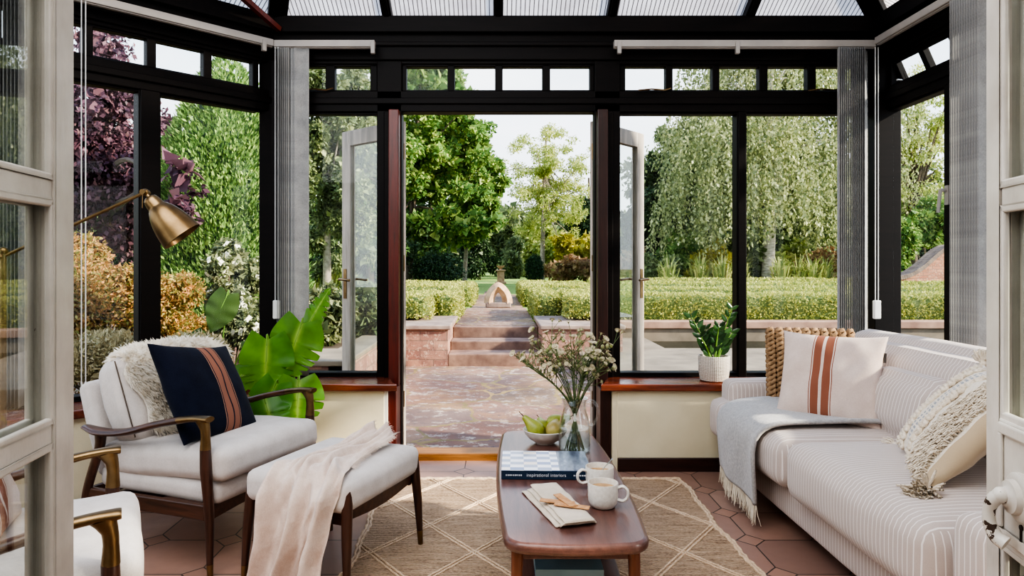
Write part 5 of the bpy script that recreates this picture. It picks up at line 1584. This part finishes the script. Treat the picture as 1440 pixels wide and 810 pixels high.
# soil of the left beds
struct(MB().prism([(-2.05,4.0),(-1.35,4.62),(-1.35,5.4),(-9,5.4),(-30,30),(-30,-6),(-8,-3),(-3.2,2.6)], -.3, .02).build('garden_bed', MT['soil'], smooth=False))
mb = MB().prism([(-1.3,5.45),(-1.3,8.2),(-1.25,8.38),(-1.95,8.38),(-1.95,5.45)], -.2, .40)
struct(mb.build('raised_bed', MT['soil'], smooth=False), 'raised planting bed left of the terrace')
struct(MB().box(-1.98,-1.2,5.35,5.50,-.2,.385).box(-1.34,-1.2,5.35,8.34,-.2,.385).build('garden_wall_low', MT['block'], smooth=False), 'low stone edging of the raised bed')
struct(MB().box(-1.98,-1.18,5.32,6.1,.385,.43).box(-1.45,-1.18,6.1,8.34,.385,.43).build('garden_wall_coping', MT['palestone'], smooth=False, bevel=.01))
# retaining walls beside the steps
struct(MB().box(-9,-.62,8.39,9.9,-.2,.375).build('garden_wall_left', MT['block'], smooth=False), 'pink sandstone retaining wall left of the garden steps')
struct(MB().box(-9,-.585,8.35,9.9,.375,.43).build('garden_wall_left_coping', MT['coping'], smooth=False, bevel=.012))
struct(MB().box(.56,1.55,8.39,9.9,-.2,.375).build('garden_wall_right', MT['block'], smooth=False), 'pink sandstone retaining wall right of the garden steps')
struct(MB().box(.525,1.58,8.35,9.9,.375,.43).build('garden_wall_right_coping', MT['coping'], smooth=False, bevel=.012))
steps = thing('stone_steps', 'three pink sandstone steps rising from the terrace to the garden path', 'steps', (-.03,8.39,TZ0))
for k, (y0, z0, z1) in enumerate(((0,0,.15),(.42,.15,.262),(.95,.262,.40))):
    s = MB().box(-.59,.59,y0,y0+(.44 if k < 2 else .6),z0-.02,z1).build('step', MT['sandstone'], steps, smooth=False, bevel=.014)
struct(MB().box(-.60,.54,9.5,13.2,.1,.325).box(-.52,.50,13.2,19,.1,.318).box(-.40,.36,19,21.5,.1,.305).build('path', MT['flags'], smooth=False), 'flagstone path leading to the lawn')
# pond and its rims
struct(MB().box(2.16,9.5,8.74,10.0,-.07,-.02).build('pond_bed', MT['soil'], smooth=False))
t = NT('dark_pond_water'); MT['pond'] = t.done(t.bsdf(C(34,36,26), .25, 0, t.bump(t.noise(t.mapping(t.coord(), (1,2.5,1)), 5, 4), .12, .02), **{'Specular IOR Level': .12}))
struct(MB().box(2.17,9.5,8.75,9.99,-.02,.045).build('pond_water', MT['pond'], smooth=False), 'dark still water of the garden pond')
struct(MB().box(1.0,9.6,6.7,8.75,-.2,.10).box(1.0,2.17,8.75,10.0,-.2,.10).build('pond_surround', MT['palestone'], smooth=False, bevel=.01), 'pale paving around the pond')
struct(MB().box(1.56,12,9.98,10.22,-.2,.235).build('pond_wall', MT['palestone'], smooth=False), 'pale stone wall behind the pond')
struct(MB().box(1.56,12,9.94,10.26,.235,.34).build('pond_wall_coping', MT['sandtan'], smooth=False, bevel=.01))
for px_ in (922, 1088):
    p = px3(px_, 470, 9.93); MB().tube([(p.x,9.93,.10),(p.x,9.93,.22)], .012, 8)

# ---------------------------------------------------------------- clipped hedges
MT['hedge_core'] = simple('inner_hedge_green', G(116,130,70), G(84,100,52), 30, .9)
def hedge(label, x0, x1, y0, y1, z1, dens=2200, L=.034, group=None, m='l_box', z0=None):
    z0 = GZ if z0 is None else z0
    root = thing('box_hedge', label, 'hedge', ((x0+x1)/2, (y0+y1)/2, z0), 0, group)
    hx, hy, h = (x1-x0)/2, (y1-y0)/2, z1-z0
    core = cushion_mb(2*hx-.05, 2*hy-.05, h-.02, .07, .0, 10, .01).build('hedge_core', MT['hedge_core'], root, angle=180); core.location = (0,0,h/2-.01); weld(core)
    A = [4*hx*hy, 2*hx*h, 2*hx*h*.4, 2*hy*h, 2*hy*h]; N = int(sum(A)*dens); pr = np.array(A)/sum(A)
    f = rng.choice(5, N, p=pr); u = rng.uniform(-1,1,N); v = rng.uniform(-1,1,N)
    P = np.zeros((N,3)); n = np.zeros((N,3))
    for k, (ax, sg) in enumerate(((2,1),(1,-1),(1,1),(0,-1),(0,1))):
        q = f == k
        if ax == 2: P[q] = np.c_[u[q]*hx, v[q]*hy, np.full(q.sum(), h)]
        elif ax == 1: P[q] = np.c_[u[q]*hx, np.full(q.sum(), sg*hy), (v[q]+1)/2*h]
        else: P[q] = np.c_[np.full(q.sum(), sg*hx), u[q]*hy, (v[q]+1)/2*h]
        n[q, ax] = sg
    # round the upper edges and let the surface swell a little
    r = .09
    c = np.c_[np.clip(P[:,0], -hx+r, hx-r), np.clip(P[:,1], -hy+r, hy-r), np.minimum(P[:,2], h-r)]
    d = P-c; ln = np.linalg.norm(d, axis=1, keepdims=True); e = ln[:,0] > 1e-6
    P[e] = c[e]+d[e]/ln[e]*np.minimum(ln[e], r); n[e] = d[e]/ln[e]
    sw = (np.sin(P[:,0]*5+P[:,1]*3)+np.sin(P[:,0]*2.3-P[:,2]*9)+np.sin(P[:,1]*6+P[:,0]*1.1))*.010 + rng.normal(size=N)*.010
    P += n*sw[:,None]
    LL = L*rng.uniform(.7,1.4,N)
    vs = leaf_quads(P, n*.7+rng.normal(size=(N,3))*.5+np.array([0,0,.25]), n*.4+rng.normal(size=(N,3))*.6, LL, LL*.6)
    raw_quads('foliage', vs, MT[m], root)['kind'] = 'stuff'
    return root
# left of the path
hedge('clipped box hedge block at the front left of the path', -2.6, -.95, 9.05, 11.2, .745, z0=.45)
hedge('clipped box hedge block set back beside the steps on the left', -.93, -.62, 9.95, 12.4, .72)
hedge('clipped box hedge further up the path on the left', -2.6, -.55, 14.0, 17.6, .70, 1300, .042)
# right of the path
hedge('clipped box hedge block set back beside the steps on the right', .58, .93, 9.97, 12.4, .72)
hedge('clipped box hedge block at the front right of the path', .95, 1.52, 9.05, 11.2, .745, z0=.45)
hedge('clipped box hedge further up the path on the right', .52, 2.2, 14.0, 17.6, .70, 1300, .042)
# long rows right of the path
hedge('long front box hedge behind the pond', 1.66, 9.2, 10.34, 11.0, .70, 2100, .036)
hedge('second long box hedge row behind the pond', 1.66, 9.8, 12.3, 13.1, .72, 1000, .044)
hedge('third long box hedge row behind the pond', 2.4, 11.5, 14.6, 15.5, .74, 750, .05)
hedge('furthest long box hedge row below the weeping birch', 2.4, 13.0, 17.0, 18.0, .76, 600, .056)

# ---------------------------------------------------------------- stone ornaments
arch = thing('stone_arch', 'pointed stone arch ornament standing on the garden path', 'garden ornament', (.01,13.4,.318))
MB().box(-.25,.25,-.10,.10,0,.105).build('plinth', MT['coping'], arch, bevel=.02, smooth=False)
MT['orn'] = simple('lichened_ornament_stone', C(214,184,150), C(168,128,96), 9, .85, bump=.5, bscale=40)
ap = sm([(-.180,0,.08),(-.172,0,.18),(-.128,0,.29),(-.05,0,.385),(0,0,.415)], 6)
MB().tube(ap + [V((-p.x,p.y,p.z)) for p in ap[::-1][1:]], lerp_list([.105,.10,.092,.092,.10,.105], 49), 4, sx=1.0, sy=1.05, up=(0,1,0)).build('arch_ring', MT['orn'], arch, bevel=.012)
ped = thing('stone_pedestal', 'pale stone pedestal with small urn on the far lawn', 'garden ornament', (.13,29.5,GZ))
MB().box(-.24,.24,-.24,.24,0,.10).box(-.16,.16,-.16,.16,.10,.56).box(-.22,.22,-.22,.22,.56,.62).build('pedestal', MT['orn'], ped, smooth=False, bevel=.02)
MB().lathe([(.07,.62),(.05,.66),(.10,.70),(.17,.76),(.19,.80),(.17,.80),(.0,.76)], 16, None, True, False).build('urn', MT['orn'], ped)
# swept brick wall at the right
bw = []
for x, z in ((9.3,.80),(9.6,.80),(9.85,.83),(10.1,.93),(10.35,1.10),(10.6,1.32),(10.8,1.48),(11.0,1.57),(11.3,1.60),(18,1.60)): bw.append((x, z))
mbw = MB(); pts = [V((x,0,z)) for x, z in bw]; pts = [pts[0]]+sm(pts[1:9], 5)+[pts[-1]]
for a, b in zip(pts[:-1], pts[1:]):
    mbw.add([(a.x,16.4,0),(b.x,16.4,0),(b.x,16.4,b.z),(a.x,16.4,a.z),(a.x,16.75,0),(b.x,16.75,0),(b.x,16.75,b.z),(a.x,16.75,a.z)], [(0,1,2,3),(5,4,7,6),(3,2,6,7)])
struct(mbw.build('garden_wall_brick', MT['brick'], smooth=False), 'red brick garden wall with swept top at the right')
cp = MB()
for a, b in zip(pts[:-1], pts[1:]): cp.bar((a.x,16.575,a.z+.03),(b.x+.01,16.575,b.z+.03), .46, .09)
struct(cp.build('garden_wall_brick_coping', MT['coping'], smooth=False))

# ---------------------------------------------------------------- planting left of the house
P = px3
b = [(P(150,230,13.0)[:], (1.5,1.4,1.5))] + clumps(P(150,225,13), (1.75,1.6,2.3), 34, .27, .8, 1, .95) + clumps(P(240,285,9.3), (.42,.4,.62), 16, .26, .6, 2, 1.0) + clumps(P(40,250,13.5), (1.6,1.5,2.2), 16, .34, .8, 3)
tree('copper_beech', 'dark purple copper beech beyond the left window', 'tree', (P(140,400,13).x,13.2,.0), P(150,150,13), .16, b, 26000, .105, .62, 'l_beech', 'bark', 12, droop=.35, core=.55)
def conifer():
    ax = P(318,80,11); zt = 4.55
    root = thing('conifer', 'tall bright green conical conifer beyond the left bay corner', 'tree', (ax.x,11,.0))
    N = 60000
    z = zt*(1-rng.uniform(0,1,N)**.62); 
    prof = np.interp(z, [0,.3,2.36,3.2,3.86,4.3,4.62], [1.32,1.30,1.04,.82,.56,.30,.02])
    th = rng.uniform(0, 2*PI, N)
    lump = 1+.05*np.sin(th*7+z*3)+.05*np.sin(th*4-z*6)+rng.normal(size=N)*.035
    r = prof*lump*rng.uniform(.88,1.02,N)
    Pp = np.c_[r*np.cos(th), r*np.sin(th), z]; n = np.c_[np.cos(th), np.sin(th), np.full(N,.35)]
    D = n*.7+np.array([0,0,.75])+rng.normal(size=(N,3))*.35
    LL = .085*rng.uniform(.6,1.3,N)
    raw_quads('foliage', leaf_quads(Pp, D, n+rng.normal(size=(N,3))*.5, LL, LL*.34, -.05), MT['l_conifer'], root)['kind'] = 'stuff'
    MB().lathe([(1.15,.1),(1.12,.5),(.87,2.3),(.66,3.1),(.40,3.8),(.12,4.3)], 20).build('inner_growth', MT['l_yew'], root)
    MB().tube([(0,0,-.05),(0,0,3)], [.14,.05], 8).build('trunk', MT['bark'], root)
conifer()
b = clumps(P(150,430,5.6), (.62,.55,.55), 20, .36, .85, 4, .9) + clumps(P(235,440,6.0), (.55,.5,.55), 14, .36, .85, 5, .9) + [(P(60,450,5.2)[:], (.55,.5,.6))]
shrub('autumn_shrub', 'large shrub of orange and gold leaves outside the left window', (P(170,520,5.7).x,5.7,.02), b, 42000, .034, .5, 'l_orange', droop=-.05, core=.75)
b = clumps(P(318,400,6.6), (.32,.35,.40), 12, .42, .9, 6, .9) + clumps(P(345,450,6.3), (.28,.3,.35), 8, .45, .9, 7, .9)
ws = shrub('white_flowered_shrub', 'pale shrub dotted with white flowers outside the left bay', (P(325,500,6.5).x,6.5,.02), b, 10000, .05, .45, 'l_white', core=.7)
loc = [((V(c)-ws.location)[:], r) for c, r in b]; Pp, n = on_blobs(loc, 260, .98, 1.1)
raw_quads('blossom', np.concatenate([leaf_quads(Pp, np.cross(n, rng.normal(size=n.shape)), n, .05, .05, 0) for _ in range(2)]), MT['petal_w'], ws)['kind'] = 'stuff'
MT['l_reflected'] = leafmat('dim_reflected_leaf', [C(40,58,26), C(58,82,36), C(76,100,46)], .25, .5, 3)  # dim leaves modelled to stand for a reflection in the pane
def reflected_leaf():
    root = thing('reflected_plant', 'broad rounded leaf outside the left bay, standing in for a reflection', 'plant', (P(305,520,5.35).x,5.35,.02))
    for k, (px_, py_, tip, L, W) in enumerate(((320,414,(-.35,-.2,-.9),.32,.26),(285,470,(-.6,-.2,-.7),.22,.18),(350,480,(.5,-.2,-.7),.24,.18),(300,500,(-.2,-.4,-.6),.24,.2))):
        base = P(px_,py_,5.35)-root.location
        lf_ = monstera_leaf(root, base, tip, (.2,-1,.35), L, W, 0, .10, (0,0,.0), 40+k); lf_.data.materials[0] = MT['l_reflected']
reflected_leaf()
b = clumps(P(130,505,5.0), (.5,.4,.22), 9, .42, .9, 8) + clumps(P(270,500,5.3), (.5,.3,.22), 9, .42, .9, 9)
shrub('low_shrub', 'low mixed green and tan ground shrub below the left window', (P(190,540,5.1).x,5.1,.02), b, 14000, .04, .3, 'l_pale', core=.7, droop=-.3)
# shrubs on the raised bed seen through the window left of the doors
b = clumps(P(458,443,6.7), (.22,.26,.34), 12, .42, .9, 10, .9) + clumps(P(440,478,6.5), (.2,.2,.2), 6, .5, .9, 11)
shrub('evergreen_shrub', 'dark evergreen shrub with pale tips on the raised bed left of the doors', (P(458,490,6.5).x,6.5,.43), b, 9000, .055, .5, 'l_white', core=.7)
b = clumps(P(508,440,7.4), (.30,.28,.30), 14, .35, .9, 12, .9)
shrub('evergreen_shrub', 'green shrub behind the folded left door leaf', (P(512,490,7.4).x,7.4,.43), b, 6000, .06, .5, 'l_mid', core=.7)
def tuft(name, label, base, n, L, spread, m='l_grass', group=None, w=.018):
    root = thing(name, label, 'grass', base, 0, group)
    vs = []
    for k in range(n):
        a = random.uniform(0, 2*PI); s = random.uniform(.15,1)*spread; Ln = L*random.uniform(.6,1.15); d = V((math.cos(a)*s, math.sin(a)*s, 0)); q = V((-math.sin(a), math.cos(a), 0))*w
        p0 = d*.12; p1 = d*.5+V((0,0,Ln*.65)); p2 = d+V((0,0,Ln*(.95-.35*s/max(spread,.01))))
        vs += [p0-q*.6, p0+q*.6, p1+q, p1-q, p1-q, p1+q, p2+q*.2, p2-q*.2]
    raw_quads('blades', np.array([v[:] for v in vs]), MT[m], root)['kind'] = 'stuff'
    return root
for px_ in (446, 468, 492): tuft('grass_tuft', 'strappy grass clump under the trees left of the garden doors', (P(px_,396,16.5).x,16.5,GZ), 90, 1.0, .55, group='grass clumps left of the doors')
# ---------------------------------------------------------------- trees seen left of and through the doors
b = clumps(P(470,215,16), (1.5,1.4,3.3), 130, .16, .5, 13, 1.0)
tree('ash_tree', 'tall mottled green tree with pale slim trunk left of the doors', 'tree', (P(460,398,16).x,16.0,GZ), P(458,120,16), .10, b, 26000, .10, .55, 'l_mid', 'bark_grey', 10, core=.55)
b = clumps(P(515,235,23), (1.9,1.6,4.4), 90, .18, .5, 14, 1.0)
tree('broadleaf_tree', 'fresh green tree behind the folded left door leaf', 'tree', (P(520,398,23).x,23.0,GZ), P(515,120,23), .14, b, 16000, .15, .6, 'l_maple', 'bark', 10, core=.55)
b = clumps(P(612,225,26), (2.3,1.9,4.3), 150, .15, .42, 15, 1.0) + clumps(P(590,110,26.5), (1.6,1.5,1.8), 40, .2, .5, 16)
b += clumps(P(650,315,25.5), (1.5,1.2,.75), 26, .24, .4, 61, 1.0) + clumps(P(590,325,25.5), (1.0,1.0,.7), 18, .26, .45, 62, 1.0)
tree('broadleaf_tree', 'large fresh green tree with dark trunk at the left of the door opening', 'tree', (P(574,399,26).x,26.0,GZ), P(590,120,26), .15, b, 27000, .16, .6, 'l_maple', 'bark', 14, core=.5, droop=.25)
b = clumps(P(668,262,27), (1.3,1.3,2.5), 90, .16, .45, 17, 1.0)
tree('broadleaf_tree', 'young green tree with slim pale trunk just left of the path', 'tree', (P(653,399,27).x,27.0,GZ), P(662,200,27), .09, b, 12000, .15, .6, 'l_maple', 'bark_grey', 10, core=.45, droop=.25)
b = clumps(P(772,258,32), (2.6,2.0,3.1), 150, .13, .5, 18, 1.0)
tree('airy_tree', 'airy yellow-green tree with slim trunk right of the pedestal', 'tree', (P(762,396,32).x,32.0,GZ), P(768,190,32), .12, b, 20000, .12, .5, 'l_airy', 'bark_grey', 30, core=.0, droop=.3, r0=.3)
b = [(P(615,385,24)[:], (.95,.8,.85))] + clumps(P(612,378,24), (.95,.7,.75), 12, .4, .9, 19)
shrub('rounded_shrub', 'dark rounded evergreen shrub under the large tree', (P(615,397,24).x,24,GZ), b, 9000, .08, .5, 'l_dark', core=.85)
b = clumps(P(676,362,37), (1.3,1,1.5), 12, .42, .9, 20)
shrub('holly_bush', 'large dark holly bush beyond the lawn', (P(676,392,37).x,37,GZ), b, 8000, .14, .5, 'l_dark', core=.85)
b = clumps(P(722,360,40), (1.0,1,1.7), 12, .38, 1, 21)
shrub('feathery_shrub', 'soft grey-green feathery shrub behind the pedestal', (P(722,391,40).x,40,GZ), b, 7000, .16, .3, 'l_mid', core=.8)
b = [(P(752,380,26)[:], (.36,.36,.50)), (P(752,372,26)[:], (.28,.28,.42))]
shrub('clipped_yew', 'small conical clipped yew beside the lawn', (P(752,397,26).x,26,GZ), b, 5000, .06, .4, 'l_yew', core=.9)
b = clumps(P(806,378,30), (1.7,.9,.62), 60, .15, 1.1, 22, 1.0)
shrub('rusty_shrub', 'rusty brown perennial border right of the lawn', (P(800,397,30).x,30,GZ), b, 9000, .12, .28, 'l_rust', core=.5, droop=-.6)
b = clumps(P(812,352,31.5), (1.2,.7,1.0), 60, .15, .8, 23, 1.0)
shrub('golden_shrub', 'golden leaved shrub behind the rusty border', (P(806,390,31.5).x,31.5,GZ), b, 6000, .12, .4, 'l_yellow', core=.7)
b = clumps(P(826,318,38), (1.2,1,2.6), 16, .34, .7, 24)
tree('dark_conifer', 'dark blue-green conifer at the right of the door opening', 'tree', (P(828,395,38).x,38,GZ), P(828,250,38), .15, b, 8000, .2, .3, 'l_dark', 'bark', 8, core=.7)
# ---------------------------------------------------------------- right of the doors
b = clumps(P(935,305,24), (1.7,1.5,2.6), 80, .19, .6, 25, .98)
tree('broadleaf_tree', 'dark green tree left of the weeping birch', 'tree', (P(925,396,24).x,24,GZ), P(935,240,24), .14, b, 16000, .15, .6, 'l_dark', 'bark', 8, core=.7)
b = clumps(P(960,245,25), (1.2,1.3,2.2), 70, .18, .55, 26, .98)
tree('broadleaf_tree', 'mid green tree rising behind the dark tree', 'tree', (P(960,396,25.5).x,25.5,GZ), P(955,200,25), .14, b, 12000, .15, .6, 'l_mid', 'bark', 8, core=.6)
def birch():
    bx = P(1081,398,20)
    root = thing('weeping_birch', 'large weeping birch with white trunk behind the long hedges', 'tree', (bx.x,20.0,GZ)); B = root.location
    bl = []
    mb = MB(); mb.tube(sm([(0,0,-.05),(-.02,0,.7),(.03,0,2.2),(.02,0,4.5),(.1,0,7.5)], 6), lerp_list([.23,.185,.17,.14,.06], 25), 12)
    N = 0; PP = []; DD = []; LLn = []
    g = random.Random(3)
    arms = []
    for px_, py_, Y in ((955,200,20.5),(985,150,20),(1010,120,20.5),(1040,180,19),(1060,100,20.5),(1085,150,19),(1110,110,20),(1125,190,19.2),(1150,140,20),(1175,110,20.5),(1190,200,20),(975,255,19.5),(1020,260,19),(1000,200,19.2),(1045,80,20.5),(1100,70,20.5),(1150,80,20.5),(1000,80,21),(1075,200,18.8),(1150,260,19),(1110,265,18.7),(1055,260,18.7),(960,290,20),(1215,160,20),(1230,230,20),(1180,290,19.5),(1020,60,21),(1130,50,21),(1180,60,21),(1250,130,20.5)):
        e = P(px_, py_, Y)-B; arms.append(e)
        s = V((0,0,min(7, max(1.8, e.z*.85)))); mb.tube(sm([s, s.lerp(e,.6)+V((0,0,.3)), e], 4), lerp_list([.06,.035,.012], 9), 6)
        for k in range(46):                       # hanging strands round every arm
            a = g.uniform(0,2*PI); rr = g.uniform(0,1)**.6*1.05
            c = e+V((math.cos(a)*rr, math.sin(a)*rr*.9, .55*(1-rr*rr)+g.uniform(-.2,.1)))
            near = abs(c.x) < .9; lowest = (g.uniform(1.55,2.1) if near else g.uniform(1.0,1.5)); ln_ = max(.25, min(g.uniform(.8,2.2), c.z-lowest))
            n = int(24*ln_)
            q = np.linspace(0, ln_, n)
            sway = np.array([math.cos(a)*.18, math.sin(a)*.18])
            PP.append(np.c_[c.x+sway[0]*np.sin(q)+rng.normal(size=n)*.05, c.y+sway[1]*np.sin(q)+rng.normal(size=n)*.05, c.z-q+.1*np.exp(-q*3)])
    Pp = np.concatenate(PP); N = len(Pp)
    D = rng.normal(size=(N,3))*.5+np.array([0,0,-.9]); Nn = rng.normal(size=(N,3))*.7+np.array([0,-.6,.3])
    LL = .105*rng.uniform(.6,1.3,N)
    raw_quads('crown', leaf_quads(Pp, D, Nn, LL, LL*.62), MT['l_birch'], root)
    mb.build('trunk', MT['bark_pale'], root)
    print('birch leaves', N)
birch()
b = clumps(P(1070,250,26), (5.5,1.5,3.8), 40, .2, .8, 27, .95)
tree('broadleaf_tree', 'mass of darker green tree behind the weeping birch', 'tree', (P(1110,396,26).x,26,GZ), P(1090,200,26), .2, b, 18000, .2, .6, 'l_mid', 'bark', 8, core=.75)
k = 0
for px_, Y, h_, w_, mname, lab in ((925,19.6,.75,.7,'l_mid','leafy green perennial clump at the left end of the hedge border'),(965,20.2,1.3,.9,'l_maple','tall bright leafy shrub left of the birch trunk'),(1005,19.8,1.0,.8,'l_yellow','yellow-green shrub left of the birch trunk'),
        (1045,20.3,1.15,.8,'l_mid','green shrub just behind the birch trunk'),(1120,20.6,1.1,.8,'l_airy','pale green shrub right of the birch trunk'),(1150,19.6,.95,.6,'l_rust','rusty orange shrub right of the birch trunk'),(1185,20.2,1.0,.8,'l_mid','green shrub behind the dark blind stack'),(890,21,.9,.8,'l_rust','brown-green shrub seen through the folded right door leaf')):
    c = P(px_, 396, Y); h_ *= 1.35; b = clumps((c.x,Y,GZ+h_*.55), (w_,.5,h_*.6), 34, .22, 1.0, 50+k, 1.0); k += 1
    shrub('border_shrub', lab, (c.x,Y,GZ), b, 4500, .10, .4, mname, core=.7, droop=.0)
for px_, Y in ((940,18.7),(985,18.8),(1015,18.7),(1040,18.9),(1098,18.7),(1122,18.8),(1142,18.7),(1160,18.9)):
    tuft('grass_tuft', 'arching strappy grass clump in the border behind the long hedges', (P(px_,396,Y).x,Y,GZ), 110, 1.25, .75, group='grass clumps under the birch', w=.02)
# right hand window
b = clumps(P(1290,205,22), (2.0,1.6,2.7), 110, .13, .5, 28, 1.0)
tree('airy_tree', 'open branched yellow-green tree above the swept brick wall', 'tree', (P(1285,390,22).x,22,GZ), P(1285,220,22), .14, b, 12000, .10, .5, 'l_airy', 'bark', 30, core=.0, r0=.3)
b = clumps(P(1262,345,18.5), (.8,.6,1.0), 14, .38, .9, 29, .9) + clumps(P(1315,315,19), (.9,.6,.9), 12, .38, .9, 30, .9)
shrub('climber_shrub', 'bright green bush growing behind the swept brick wall', (P(1285,390,18.7).x,18.7,GZ), b, 12000, .10, .55, 'l_maple', core=.75)
b = clumps(P(1310,290,24), (1.6,1,1.0), 12, .4, .9, 31, .9)
shrub('evergreen_shrub', 'mid green bushes beyond the brick wall', (P(1310,390,24).x,24,GZ), b, 6000, .14, .5, 'l_mid', core=.8)
# dense undergrowth closing the horizon below the crowns
for k, (px_, Y, w_, h_, mn) in enumerate(((575,33,1.6,1.3,'l_dark'),(640,41,2.2,1.9,'l_mid'),(700,46,2.4,2.3,'l_mid'),(765,44,2.2,2.1,'l_airy'),(830,42,2.2,2.0,'l_mid'),(900,30,1.8,1.5,'l_dark'),(965,29,1.8,1.5,'l_mid'),(1030,30,1.9,1.5,'l_dark'),(1095,29,1.8,1.6,'l_mid'),(1160,30,1.9,1.7,'l_dark'),(1225,31,2.0,1.8,'l_mid'),(520,24,1.5,1.2,'l_dark'),(470,22,1.5,1.2,'l_mid'),(420,20,1.6,1.2,'l_dark'),(200,17,1.8,1.3,'l_dark'),(120,17,1.8,1.3,'l_mid'),(40,18,1.9,1.4,'l_dark'),(-60,19,2.0,1.5,'l_mid'),(1300,30,2.0,1.5,'l_dark'),(1400,30,2.2,1.8,'l_mid'),(1500,32,2.4,2.0,'l_dark'))):
    c = P(px_, 396, Y)
    b = clumps((c.x,Y,GZ+h_*.9), (w_,.9,h_), 30, .26, .9, 300+k, 1.0)
    shrub('undergrowth_shrub', 'dense shrub filling the back of the garden below the tree crowns', (c.x,Y,GZ), b, 5000, .006*Y, .5, mn, group='shrubs at the back of the garden', core=.8)
# distant belt of trees all round
g = random.Random(21)
for k in range(34):
    a = -70+140*k/33; Y = g.uniform(46,58)
    if abs(a) > 42: d = g.uniform(26,36)
    else: d = Y
    X = math.tan(R(max(-60,min(60,a))))*d if abs(a) <= 60 else math.copysign(1.9,a)*d
    px_ = 700+950*X/d
    H = 5.2+g.uniform(-.5,.8) if 660 < px_ < 850 else (9.5+g.uniform(-1,2) if px_ > 980 else 8.5+g.uniform(-1,1.5))
    if 225 < px_ < 300: H = 4.4
    if px_ < 225: H = 5.5
    if 850 < px_ < 960: H = 5.5
    b = clumps((X,d,GZ+H*.52), (2.6,1.6,H*.5), 12, .42, .8, 100+k, .9)
    tree('background_tree', 'distant dense green tree closing off the far side of the garden', 'tree', (X,d,GZ), (X,d,GZ+H*.7), .16, b, 2600, .30, .6, 'l_mid' if k % 3 else 'l_dark', 'bark', 4, 'distant belt of trees', core=.8)
